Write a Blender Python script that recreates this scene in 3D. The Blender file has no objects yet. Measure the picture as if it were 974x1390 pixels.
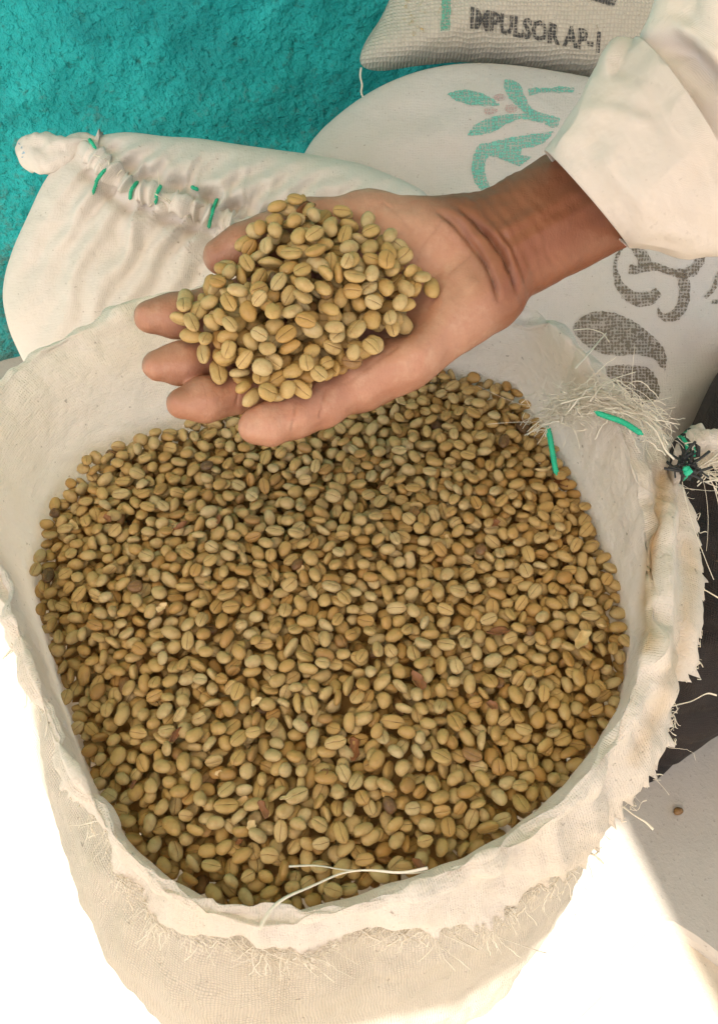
import bpy, bmesh, math, random
import numpy as np
from mathutils import Vector, Matrix
from mathutils.bvhtree import BVHTree
from mathutils.geometry import delaunay_2d_cdt

random.seed(7)
rng = np.random.default_rng(7)
S = bpy.context.scene
COL = S.collection
R = math.radians

# ------------------------------------------------------------------ camera, light, exposure
PITCH = 50.0
FPX = 1362.0
CAMZ = 0.881
cam = bpy.data.cameras.new('camera')
cam.sensor_fit = 'VERTICAL'
cam.sensor_height = 24.0
cam.lens = 24.0 * FPX / 1390.0
cam.shift_y = -45.0 / 1390.0
cam.clip_start = 0.02
cam.clip_end = 300
cam_ob = bpy.data.objects.new('camera', cam)
COL.objects.link(cam_ob)
cam_ob.location = (0, 0, CAMZ)
cam_ob.rotation_euler = (R(90 - PITCH), 0, 0)
S.camera = cam_ob

SUN_H = np.array([-0.25, -0.65])          # horizontal travel towards the sun per metre of height
sun_el = math.atan2(1.0, float(np.hypot(*SUN_H)))
sun_az = math.atan2(SUN_H[0], SUN_H[1])   # from +Y towards +X
world = bpy.data.worlds.new('World')
S.world = world
world.use_nodes = True
wn = world.node_tree
bg = wn.nodes['Background']
sky = wn.nodes.new('ShaderNodeTexSky')
sky.sky_type = 'NISHITA'
sky.sun_disc = False
sky.sun_elevation = sun_el
sky.sun_rotation = sun_az
sky.dust_density = 3.0
sky.air_density = 1.0
sky.ozone_density = 0.6
tint = wn.nodes.new('ShaderNodeMix'); tint.data_type = 'RGBA'; tint.blend_type = 'MULTIPLY'; tint.inputs[0].default_value = 1.0
tint.inputs[7].default_value = (1.0, 0.935, 0.85, 1)      # the photograph's warm white balance
wn.links.new(sky.outputs[0], tint.inputs[6])
wn.links.new(tint.outputs[2], bg.inputs[0])
bg.inputs[1].default_value = 0.12
sun = bpy.data.lights.new('sun', 'SUN')
sun.energy = 4.5
sun.angle = R(0.4)
sun.color = (1.0, 0.94, 0.85)
sun_ob = bpy.data.objects.new('sun', sun)
COL.objects.link(sun_ob)
sun_ob.rotation_euler = Vector((SUN_H[0], SUN_H[1], 1.0)).to_track_quat('Z', 'Y').to_euler()
sun_ob.location = (-1, -3, 5)
S.view_settings.view_transform = 'Standard'
S.view_settings.look = 'None'
S.view_settings.gamma = 1.0
S.view_settings.use_curve_mapping = False
S.view_settings.exposure = 1.47
S.cycles.max_bounces = 8
S.cycles.diffuse_bounces = 5
S.cycles.transparent_max_bounces = 8

# ------------------------------------------------------------------ picture geometry helpers
CP, SP = math.cos(R(PITCH)), math.sin(R(PITCH))
FWD = np.array([0, CP, -SP]); UPC = np.array([0, SP, CP]); RGT = np.array([1.0, 0, 0])
CAM = np.array([0, 0, CAMZ])

def ray(px, py):
    px = np.asarray(px, float); py = np.asarray(py, float)
    u = (px - 487.0) / FPX; v = (650.0 - py) / FPX
    return FWD + u[..., None] * RGT + v[..., None] * UPC

def at_depth(px, py, Z):
    return CAM + ray(px, py) * np.asarray(Z, float)[..., None]

def at_plane(px, py, o, n):
    d = ray(px, py)
    t = ((np.asarray(o) - CAM) @ n) / (d @ n)
    return CAM + d * t[..., None]

def at_z(px, py, z):
    d = ray(px, py)
    t = (np.asarray(z, float) - CAMZ) / d[..., 2]
    return CAM + d * t[..., None]

def proj(p):
    q = np.asarray(p) - CAM
    Z = q @ FWD
    return np.stack([487 + FPX * (q @ RGT) / Z, 650 - FPX * (q @ UPC) / Z, Z], -1)

# ------------------------------------------------------------------ numpy noise
def _hash(ix, iy, iz, seed):
    h = (ix * 374761393 + iy * 668265263 + iz * 2147483647 + seed * 974711) & 0xFFFFFFFF
    h = ((h ^ (h >> 13)) * 1274126177) & 0xFFFFFFFF
    h = (h ^ (h >> 16)) & 0xFFFFFFFF
    return h.astype(np.float64) / 4294967295.0 * 2 - 1

def vnoise(p, seed=0):
    p = np.asarray(p, float)
    i = np.floor(p).astype(np.int64); f = p - i
    f = f * f * f * (f * (f * 6 - 15) + 10)
    out = 0
    for dx in (0, 1):
        for dy in (0, 1):
            for dz in (0, 1):
                w = (f[..., 0] if dx else 1 - f[..., 0]) * (f[..., 1] if dy else 1 - f[..., 1]) * (f[..., 2] if dz else 1 - f[..., 2])
                out = out + w * _hash(i[..., 0] + dx, i[..., 1] + dy, i[..., 2] + dz, seed)
    return out

def fbm(p, octaves=3, seed=0):
    p = np.asarray(p, float)
    a, s, out = 1.0, 1.0, 0
    for k in range(octaves):
        out = out + a * vnoise(p * s + 17.3 * k, seed + k)
        a *= 0.5; s *= 2.03
    return out

# ------------------------------------------------------------------ mesh helpers
def tag(o, label=None, cat=None, group=None, kind=None):
    if label: o['label'] = label
    if cat: o['category'] = cat
    if group: o['group'] = group
    if kind: o['kind'] = kind
    return o

def np_mesh(name, V, F, uv=None, attrs=None, smooth=True):
    """V (n,3); F (m,3) or (m,4) int array or list of lists."""
    me = bpy.data.meshes.new(name)
    V = np.asarray(V, np.float32)
    if isinstance(F, np.ndarray):
        k = F.shape[1]; m = len(F)
        me.vertices.add(len(V)); me.vertices.foreach_set('co', V.ravel())
        me.loops.add(m * k); me.loops.foreach_set('vertex_index', F.astype(np.int32).ravel())
        me.polygons.add(m)
        me.polygons.foreach_set('loop_start', np.arange(0, m * k, k, dtype=np.int32))
        me.polygons.foreach_set('loop_total', np.full(m, k, np.int32))
        me.update(calc_edges=True)
        loops = F.ravel()
    else:
        me.from_pydata([tuple(map(float, v)) for v in V], [], [tuple(int(a) for a in f) for f in F])
        me.update()
        loops = np.array([a for f in F for a in f])
    me.validate()
    if len(me.polygons):
        me.polygons.foreach_set('use_smooth', np.full(len(me.polygons), smooth))
    if uv is not None and len(me.loops) == len(loops):
        l = me.uv_layers.new(name='UVMap')
        l.data.foreach_set('uv', np.asarray(uv, np.float32)[loops].ravel())
    for k_, a in (attrs or {}).items():
        at = me.attributes.new(k_, 'FLOAT', 'POINT')
        at.data.foreach_set('value', np.asarray(a, np.float32))
    return me

def link(name, me, mat=None, parent=None):
    o = bpy.data.objects.new(name, me)
    COL.objects.link(o)
    if mat is not None and me is not None and not me.materials:
        me.materials.append(mat)
    if parent is not None:
        o.parent = parent
        o.matrix_parent_inverse = parent.matrix_world.inverted()
    return o

def empty(name, loc=(0, 0, 0)):
    o = bpy.data.objects.new(name, None)
    COL.objects.link(o)
    o.location = loc
    o.empty_display_size = 0.05
    o.matrix_world = Matrix.Translation(Vector(loc))
    return o

def grid_faces(nr, nc, wrap=True):
    """rows x cols, cols wrap round"""
    r = np.arange(nr - 1)[:, None]; c = np.arange(nc if wrap else nc - 1)[None, :]
    c2 = (c + 1) % nc
    a = r * nc + c; b = r * nc + c2; d = (r + 1) * nc + c2; e = (r + 1) * nc + c
    return np.stack([a, b, d, e], -1).reshape(-1, 4)

class Tubes:
    """collects thin tubes into one mesh"""
    def __init__(s): s.V = []; s.F = []; s.UV = []; s.n = 0
    def add(s, pts, rad, sides=5, flat=1.0, twist=0.0):
        pts = np.asarray(pts, float); m = len(pts)
        rad = np.broadcast_to(np.asarray(rad, float), (m,))
        t = np.gradient(pts, axis=0); t /= np.linalg.norm(t, axis=1)[:, None] + 1e-12
        ref = np.array([0.3, 0.2, 1.0]) if abs(t[0] @ np.array([0, 0, 1])) < 0.9 else np.array([1.0, 0.2, 0])
        b = np.cross(t, ref); b /= np.linalg.norm(b, axis=1)[:, None] + 1e-12
        c = np.cross(b, t)
        ang = np.arange(sides) / sides * 2 * math.pi
        tw = np.linspace(0, twist, m)[:, None]
        ca = np.cos(ang[None] + 0 * tw); sa = np.sin(ang[None] + 0 * tw) * flat
        cx = ca * np.cos(tw) - sa * np.sin(tw); cy = ca * np.sin(tw) + sa * np.cos(tw)
        P = pts[:, None, :] + rad[:, None, None] * (cx[..., None] * b[:, None, :] + cy[..., None] * c[:, None, :])
        base = s.n
        s.V.append(P.reshape(-1, 3))
        f = grid_faces(m, sides) + base
        s.F.extend(f.tolist())
        s.F.append([base + k for k in range(sides)][::-1])
        s.F.append([base + (m - 1) * sides + k for k in range(sides)])
        s.n += m * sides
    def twine(s, pts, r, pitch=0.004):
        p = smooth_path(np.asarray(pts, float), 40, sm=0.6)
        L = np.r_[0, np.cumsum(np.linalg.norm(np.diff(p, axis=0), axis=1))]
        t = np.gradient(p, axis=0); t /= np.linalg.norm(t, axis=1)[:, None]
        b = np.cross(t, [0.3, 0.9, 0.3]); b /= np.linalg.norm(b, axis=1)[:, None]; c = np.cross(b, t)
        env = np.clip(np.minimum(L, L[-1] - L) / 0.002, 0.35, 1)
        for ph in (0, math.pi * 2 / 3, math.pi * 4 / 3):
            a = L / pitch * 2 * math.pi + ph
            s.add(p + 0.55 * r * env[:, None] * (np.cos(a)[:, None] * b + np.sin(a)[:, None] * c), 0.56 * r * env, 6)
    def mesh(s, name, smooth=True):
        return np_mesh(name, np.concatenate(s.V), s.F, smooth=smooth)

def smooth_path(pts, n=60, closed=False, sm=2.0):
    pts = np.asarray(pts, float)
    if closed: pts = np.vstack([pts, pts[:1]])
    d = np.r_[0, np.cumsum(np.linalg.norm(np.diff(pts[:, :], axis=0), axis=1))]
    t = np.linspace(0, d[-1], n, endpoint=not closed)
    out = np.stack([np.interp(t, d, pts[:, k]) for k in range(pts.shape[1])], -1)
    if sm > 0:
        w = max(1, int(3 * sm)); ker = np.exp(-0.5 * (np.arange(-w, w + 1) / sm) ** 2); ker /= ker.sum()
        for k in range(out.shape[1]):
            if closed:
                ext = np.r_[out[-w:, k], out[:, k], out[:w, k]]
            else:
                a = out[:, k]
                ext = np.r_[2 * a[0] - a[w:0:-1], a, 2 * a[-1] - a[-2:-w - 2:-1]] if len(a) > w + 1 else np.r_[np.full(w, a[0]), a, np.full(w, a[-1])]
            out[:, k] = np.convolve(ext, ker, 'valid')
    return out

def seg_dist(P, poly):
    """distance of points P (n,2|3) to polyline"""
    P = np.asarray(P, float); poly = np.asarray(poly, float)
    best = np.full(len(P), 1e9); along = np.zeros(len(P)); acc = 0.0; side = np.zeros(len(P))
    for a, b in zip(poly[:-1], poly[1:]):
        ab = b - a; L = np.linalg.norm(ab) + 1e-12
        t = np.clip(((P - a) @ ab) / L ** 2, 0, 1)
        q = P - (a + t[:, None] * ab)
        d = np.linalg.norm(q, axis=1)
        m = d < best
        best[m] = d[m]; along[m] = acc + t[m] * L
        if P.shape[1] == 2:
            s = (ab[0] * (P[:, 1] - a[1]) - ab[1] * (P[:, 0] - a[0]))
            side[m] = np.sign(s[m])
        acc += L
    return best, along, side

def sstep(x, a, b):
    t = np.clip((np.asarray(x, float) - a) / (b - a), 0, 1)
    return t * t * (3 - 2 * t)

def in_poly(P, poly):
    P = np.asarray(P, float); poly = np.asarray(poly, float)
    c = np.zeros(len(P), bool); j = len(poly) - 1
    for i in range(len(poly)):
        yi, yj = poly[i, 1], poly[j, 1]
        hit = ((yi > P[:, 1]) != (yj > P[:, 1])) & (P[:, 0] < (poly[j, 0] - poly[i, 0]) * (P[:, 1] - yi) / (yj - yi + 1e-12) + poly[i, 0])
        c ^= hit; j = i
    return c

# ------------------------------------------------------------------ materials
def new_mat(name):
    m = bpy.data.materials.new(name); m.use_nodes = True
    nt = m.node_tree
    return m, nt, nt.nodes['Principled BSDF'], nt.nodes['Material Output']

def N(nt, t, **kw):
    n = nt.nodes.new(t)
    for k, v in kw.items():
        if k in n.inputs: n.inputs[k].default_value = v
        else: setattr(n, k, v)
    return n

def noise_node(nt, vec, scale, detail=4, rough=0.55):
    n = N(nt, 'ShaderNodeTexNoise'); n.inputs['Scale'].default_value = scale
    n.inputs['Detail'].default_value = detail; n.inputs['Roughness'].default_value = rough
    if vec is not None: nt.links.new(vec, n.inputs['Vector'])
    return n.outputs['Fac']

def ramp(nt, fac, stops):
    r = nt.nodes.new('ShaderNodeValToRGB'); nt.links.new(fac, r.inputs[0])
    e = r.color_ramp.elements
    while len(e) > len(stops): e.remove(e[-1])
    while len(e) < len(stops): e.new(1.0)
    for el, (p, c) in zip(e, stops):
        el.position = p; el.color = (*c, 1) if len(c) == 3 else c
    return r.outputs[0]

def mixc(nt, fac, a, b, mode='MIX'):
    m = nt.nodes.new('ShaderNodeMix'); m.data_type = 'RGBA'; m.blend_type = mode
    for sock, v in ((m.inputs[0], fac), (m.inputs[6], a), (m.inputs[7], b)):
        if hasattr(v, 'links'): nt.links.new(v, sock)
        elif isinstance(v, (int, float)): sock.default_value = v
        else: sock.default_value = (*v, 1)
    return m.outputs[2]

def mth(nt, op, a, b=None, c=None):
    m = nt.nodes.new('ShaderNodeMath'); m.operation = op
    for k, v in enumerate((a, b, c)):
        if v is None: continue
        if hasattr(v, 'links'): nt.links.new(v, m.inputs[k])
        else: m.inputs[k].default_value = v
    return m.outputs[0]

def bump(nt, h, dist, strength=1.0, normal=None):
    b = nt.nodes.new('ShaderNodeBump'); nt.links.new(h, b.inputs['Height'])
    b.inputs['Distance'].default_value = dist; b.inputs['Strength'].default_value = strength
    if normal is not None: nt.links.new(normal, b.inputs['Normal'])
    return b.outputs[0]

def weave_nodes(nt, uvsock, pitch, wob=0.25):
    """height field of a plain weave, pitch in metres, on metric UVs"""
    nz = nt.nodes.new('ShaderNodeTexNoise'); nz.inputs['Scale'].default_value = 60; nt.links.new(uvsock, nz.inputs['Vector'])
    add = nt.nodes.new('ShaderNodeVectorMath'); add.operation = 'MULTIPLY_ADD'
    nt.links.new(nz.outputs['Color'], add.inputs[0]); add.inputs[1].default_value = (0.004 * wob * 4,) * 3; nt.links.new(uvsock, add.inputs[2])
    sx = nt.nodes.new('ShaderNodeSeparateXYZ'); nt.links.new(add.outputs[0], sx.inputs[0])
    k = math.pi / pitch
    a = mth(nt, 'SINE', mth(nt, 'MULTIPLY', sx.outputs[0], k))
    b = mth(nt, 'SINE', mth(nt, 'MULTIPLY', sx.outputs[1], k))
    prod = mth(nt, 'MULTIPLY', a, b)
    h = mth(nt, 'ABSOLUTE', prod)
    return h, prod

def cloth_mat(name, base, stain, pitch=0.0016, bumpd=0.0004, transl=0.25, stain_amt=0.5, rough=0.6, gap=0.0, fold=0.0015, speck=0.5):
    m, nt, p, out = new_mat(name)
    uv = nt.nodes.new('ShaderNodeUVMap').outputs[0]
    pos = nt.nodes.new('ShaderNodeNewGeometry').outputs['Position']
    h, prod = weave_nodes(nt, uv, pitch)
    s1 = noise_node(nt, pos, 9, 6, 0.6)
    s2 = noise_node(nt, pos, 45, 5, 0.65)
    st = mth(nt, 'MULTIPLY', ramp(nt, s1, [(0.42, (0, 0, 0)), (0.72, (1, 1, 1))]), stain_amt)
    st = mth(nt, 'ADD', st, mth(nt, 'MULTIPLY', ramp(nt, s2, [(0.5, (0, 0, 0)), (0.85, (1, 1, 1))]), stain_amt * 0.6))
    c = mixc(nt, st, base, stain)
    sa = nt.nodes.new('ShaderNodeAttribute'); sa.attribute_name = 'stain'
    c = mixc(nt, mth(nt, 'MULTIPLY', sa.outputs['Fac'], mth(nt, 'ADD', 0.45, s2)), c, (0.56, 0.385, 0.19))
    sp = noise_node(nt, pos, 330, 2, 0.5)
    c = mixc(nt, ramp(nt, sp, [(0.70, (0, 0, 0)), (0.76, (speck,) * 3)]), c, (0.16, 0.11, 0.06))
    if gap > 0:
        g = ramp(nt, h, [(0.0, (1, 1, 1)), (0.45, (0, 0, 0))])
        c = mixc(nt, mth(nt, 'MULTIPLY', g, gap), c, tuple(0.45 * x for x in base))
    nt.links.new(c, p.inputs['Base Color'])
    p.inputs['Roughness'].default_value = rough
    p.inputs['Specular IOR Level'].default_value = 0.35
    nb = bump(nt, noise_node(nt, pos, 70, 5, 0.6), fold)
    nb = bump(nt, h, bumpd, 1.0, nb)
    nt.links.new(nb, p.inputs['Normal'])
    if transl > 0:
        tr = nt.nodes.new('ShaderNodeBsdfTranslucent'); nt.links.new(c, tr.inputs[0]); nt.links.new(nb, tr.inputs['Normal'])
        mx = nt.nodes.new('ShaderNodeMixShader'); mx.inputs[0].default_value = transl
        nt.links.new(p.outputs[0], mx.inputs[1]); nt.links.new(tr.outputs[0], mx.inputs[2])
        nt.links.new(mx.outputs[0], out.inputs[0])
    return m

def plain_mat(name, col, rough=0.7, nscale=200, var=0.25, bd=0.0003, transl=0.0):
    m, nt, p, out = new_mat(name)
    pos = nt.nodes.new('ShaderNodeNewGeometry').outputs['Position']
    f = noise_node(nt, pos, nscale, 4, 0.6)
    c = mixc(nt, f, tuple(x * (1 - var) for x in col), tuple(min(1, x * (1 + var)) for x in col))
    nt.links.new(c, p.inputs['Base Color']); p.inputs['Roughness'].default_value = rough
    nt.links.new(bump(nt, f, bd), p.inputs['Normal'])
    if transl:
        tr = nt.nodes.new('ShaderNodeBsdfTranslucent'); nt.links.new(c, tr.inputs[0])
        mx = nt.nodes.new('ShaderNodeMixShader'); mx.inputs[0].default_value = transl
        nt.links.new(p.outputs[0], mx.inputs[1]); nt.links.new(tr.outputs[0], mx.inputs[2]); nt.links.new(mx.outputs[0], out.inputs[0])
    return m

def wall_mat():
    m, nt, p, out = new_mat('teal_plaster')
    pos = nt.nodes.new('ShaderNodeNewGeometry').outputs['Position']
    f1 = noise_node(nt, pos, 14, 6, 0.65); f2 = noise_node(nt, pos, 75, 6, 0.7)
    c = ramp(nt, f1, [(0.3, (0.006, 0.29, 0.30)), (0.52, (0.010, 0.40, 0.41)), (0.72, (0.025, 0.51, 0.52))])
    c = mixc(nt, ramp(nt, f2, [(0.30, (1, 1, 1)), (0.44, (0, 0, 0))]), c, (0.01, 0.20, 0.19))
    sx = nt.nodes.new('ShaderNodeSeparateXYZ'); nt.links.new(pos, sx.inputs[0])
    low = mth(nt, 'SUBTRACT', 1.0, mth(nt, 'MULTIPLY', sx.outputs[2], 3.2))
    dirt = mth(nt, 'MULTIPLY', ramp(nt, mth(nt, 'ADD', f2, mth(nt, 'MULTIPLY', low, 0.22)), [(0.55, (0, 0, 0)), (0.75, (1, 1, 1))]), 0.6)
    c = mixc(nt, dirt, c, (0.12, 0.10, 0.05))
    nt.links.new(c, p.inputs['Base Color']); p.inputs['Roughness'].default_value = 0.75
    p.inputs['Specular IOR Level'].default_value = 0.3
    vl = nt.nodes.new('ShaderNodeTexVoronoi'); vl.feature = 'SMOOTH_F1'; vl.inputs['Scale'].default_value = 120; vl.inputs['Randomness'].default_value = 1
    dv = nt.nodes.new('ShaderNodeVectorMath'); dv.operation = 'MULTIPLY_ADD'; nd = nt.nodes.new('ShaderNodeTexNoise'); nd.inputs['Scale'].default_value = 160; nt.links.new(pos, nd.inputs['Vector'])
    nt.links.new(nd.outputs['Color'], dv.inputs[0]); dv.inputs[1].default_value = (0.012,) * 3; nt.links.new(pos, dv.inputs[2]); nt.links.new(dv.outputs[0], vl.inputs['Vector'])
    nb = bump(nt, f2, 0.008)
    nb = bump(nt, mth(nt, 'MULTIPLY', vl.outputs['Distance'], -1.0), 0.007, 0.7, nb)
    p.inputs['Roughness'].default_value = 0.5; nt.links.new(nb, p.inputs['Normal'])
    return m

def concrete_mat(name, a, b):
    m, nt, p, out = new_mat(name)
    pos = nt.nodes.new('ShaderNodeNewGeometry').outputs['Position']
    f1 = noise_node(nt, pos, 7, 6, 0.6); f2 = noise_node(nt, pos, 240, 4, 0.7); f3 = noise_node(nt, pos, 60, 5, 0.6)
    c = ramp(nt, f1, [(0.3, a), (0.7, b)])
    c = mixc(nt, ramp(nt, f2, [(0.62, (0, 0, 0)), (0.72, (0.6, 0.6, 0.6))]), c, tuple(0.45 * x for x in a))
    c = mixc(nt, ramp(nt, f3, [(0.6, (0, 0, 0)), (0.8, (0.35, 0.35, 0.35))]), c, (0.30, 0.25, 0.18))
    nt.links.new(c, p.inputs['Base Color']); p.inputs['Roughness'].default_value = 0.85
    nt.links.new(bump(nt, mth(nt, 'ADD', f2, mth(nt, 'MULTIPLY', f3, 0.6)), 0.0005), p.inputs['Normal'])
    return m

def skin_mat():
    m, nt, p, out = new_mat('skin')
    pos = nt.nodes.new('ShaderNodeNewGeometry').outputs['Position']
    def attr(n):
        a = nt.nodes.new('ShaderNodeAttribute'); a.attribute_name = n; return a.outputs['Fac']
    palm = attr('palm'); crease = attr('crease'); line = attr('line')
    f1 = noise_node(nt, pos, 45, 5, 0.6); f2 = noise_node(nt, pos, 420, 3, 0.6)
    f0 = noise_node(nt, pos, 22, 4, 0.6)
    arm_c = mixc(nt, f1, (0.175, 0.060, 0.027), (0.255, 0.095, 0.046))
    palm_c = mixc(nt, f1, (0.39, 0.185, 0.115), (0.55, 0.32, 0.215))
    palm_c = mixc(nt, ramp(nt, f0, [(0.45, (0, 0, 0)), (0.7, (0.55, 0.55, 0.55))]), palm_c, (0.40, 0.16, 0.10))
    c = mixc(nt, palm, arm_c, palm_c)
    c = mixc(nt, mth(nt, 'MULTIPLY', ramp(nt, f2, [(0.5, (0, 0, 0)), (0.8, (1, 1, 1))]), 0.16), c, (0.2, 0.075, 0.035))
    c = mixc(nt, mth(nt, 'MULTIPLY', crease, 0.8), c, (0.075, 0.022, 0.012))
    c = mixc(nt, mth(nt, 'MULTIPLY', line, 0.36), c, (0.20, 0.07, 0.036))
    ash = ramp(nt, noise_node(nt, pos, 110, 6, 0.7), [(0.5, (0, 0, 0)), (0.72, (0.4, 0.4, 0.4))])
    c = mixc(nt, mth(nt, 'MULTIPLY', ash, palm), c, (0.58, 0.40, 0.28))
    nt.links.new(c, p.inputs['Base Color'])
    nt.links.new(mth(nt, 'ADD', 0.32, mth(nt, 'MULTIPLY', f2, 0.25)), p.inputs['Roughness'])
    p.inputs['Specular IOR Level'].default_value = 0.4
    p.inputs['Subsurface Weight'].default_value = 0.12
    p.inputs['Subsurface Radius'].default_value = (0.006, 0.002, 0.001)
    p.inputs['Subsurface Scale'].default_value = 0.5
    # fine skin grain, lengthwise stretched across the arm
    mp = nt.nodes.new('ShaderNodeMapping'); nt.links.new(pos, mp.inputs['Vector'])
    mp.inputs['Rotation'].default_value = (0, 0, R(-28)); mp.inputs['Scale'].default_value = (1.0, 0.22, 0.4)
    g1 = noise_node(nt, mp.outputs[0], 900, 3, 0.6)
    vor = nt.nodes.new('ShaderNodeTexVoronoi'); vor.feature = 'DISTANCE_TO_EDGE'; vor.inputs['Scale'].default_value = 700; nt.links.new(pos, vor.inputs['Vector'])
    v2 = nt.nodes.new('ShaderNodeTexVoronoi'); v2.feature = 'DISTANCE_TO_EDGE'; v2.inputs['Scale'].default_value = 150
    wv_ = nt.nodes.new('ShaderNodeVectorMath'); wv_.operation = 'MULTIPLY_ADD'; nzz = nt.nodes.new('ShaderNodeTexNoise'); nzz.inputs['Scale'].default_value = 90; nt.links.new(pos, nzz.inputs['Vector'])
    nt.links.new(nzz.outputs['Color'], wv_.inputs[0]); wv_.inputs[1].default_value = (0.012,) * 3; nt.links.new(mp.outputs[0], wv_.inputs[2]); nt.links.new(wv_.outputs[0], v2.inputs['Vector'])
    nb = bump(nt, ramp(nt, v2.outputs['Distance'], [(0.0, (0, 0, 0)), (0.10, (1, 1, 1))]), 0.00008, 0.6)
    nb = bump(nt, g1, 0.00016, 1.0, nb)
    nb = bump(nt, vor.outputs['Distance'], 0.00016, 0.6, nb)
    nt.links.new(nb, p.inputs['Normal'])
    return m

def bean_mat(name, attr_type):
    m, nt, p, out = new_mat(name)
    at = nt.nodes.new('ShaderNodeAttribute'); at.attribute_type = attr_type; at.attribute_name = 'tone'
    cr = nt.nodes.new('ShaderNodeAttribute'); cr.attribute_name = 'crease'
    pos = nt.nodes.new('ShaderNodeNewGeometry').outputs['Position']
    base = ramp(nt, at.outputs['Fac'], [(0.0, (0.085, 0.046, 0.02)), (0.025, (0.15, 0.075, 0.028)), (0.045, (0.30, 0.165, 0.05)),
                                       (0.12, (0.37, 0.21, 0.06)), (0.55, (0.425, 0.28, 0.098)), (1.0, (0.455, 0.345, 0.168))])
    f = noise_node(nt, pos, 260, 5, 0.65)
    c = mixc(nt, mth(nt, 'MULTIPLY', ramp(nt, f, [(0.46, (0, 0, 0)), (0.70, (1, 1, 1))]), 0.62), base, (0.31, 0.175, 0.055))
    f2 = noise_node(nt, pos, 900, 2, 0.5)
    c = mixc(nt, mth(nt, 'MULTIPLY', ramp(nt, f2, [(0.66, (0, 0, 0)), (0.78, (1, 1, 1))]), 0.35), c, (0.55, 0.43, 0.22))
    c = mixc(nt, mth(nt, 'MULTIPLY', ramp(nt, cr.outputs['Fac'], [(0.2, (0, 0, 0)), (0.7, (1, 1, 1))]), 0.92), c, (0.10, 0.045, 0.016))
    nt.links.new(c, p.inputs['Base Color'])
    p.inputs['Roughness'].default_value = 0.46
    p.inputs['Specular IOR Level'].default_value = 0.38
    nt.links.new(bump(nt, f, 0.0005), p.inputs['Normal'])
    return m

def print_mat(name, col, cover=0.6, pitch=0.0027):
    """ink that only took on the raised threads"""
    m, nt, p, out = new_mat(name)
    uv = nt.nodes.new('ShaderNodeUVMap').outputs[0]
    h, prod = weave_nodes(nt, uv, pitch, 0.35)
    pos = nt.nodes.new('ShaderNodeNewGeometry').outputs['Position']
    f = noise_node(nt, pos, 300, 3, 0.6)
    k = mth(nt, 'ADD', mth(nt, 'MULTIPLY', h, 0.36), mth(nt, 'MULTIPLY', f, 1.15))
    a = ramp(nt, k, [(0.80 - 0.5 * cover, (0.2, 0.2, 0.2)), (1.06 - 0.5 * cover, (1, 1, 1))])
    p.inputs['Base Color'].default_value = (*col, 1); p.inputs['Roughness'].default_value = 0.8
    tr = nt.nodes.new('ShaderNodeBsdfTransparent')
    mx = nt.nodes.new('ShaderNodeMixShader')
    nt.links.new(a, mx.inputs[0]); nt.links.new(tr.outputs[0], mx.inputs[1]); nt.links.new(p.outputs[0], mx.inputs[2])
    nt.links.new(mx.outputs[0], out.inputs[0])
    return m

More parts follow.
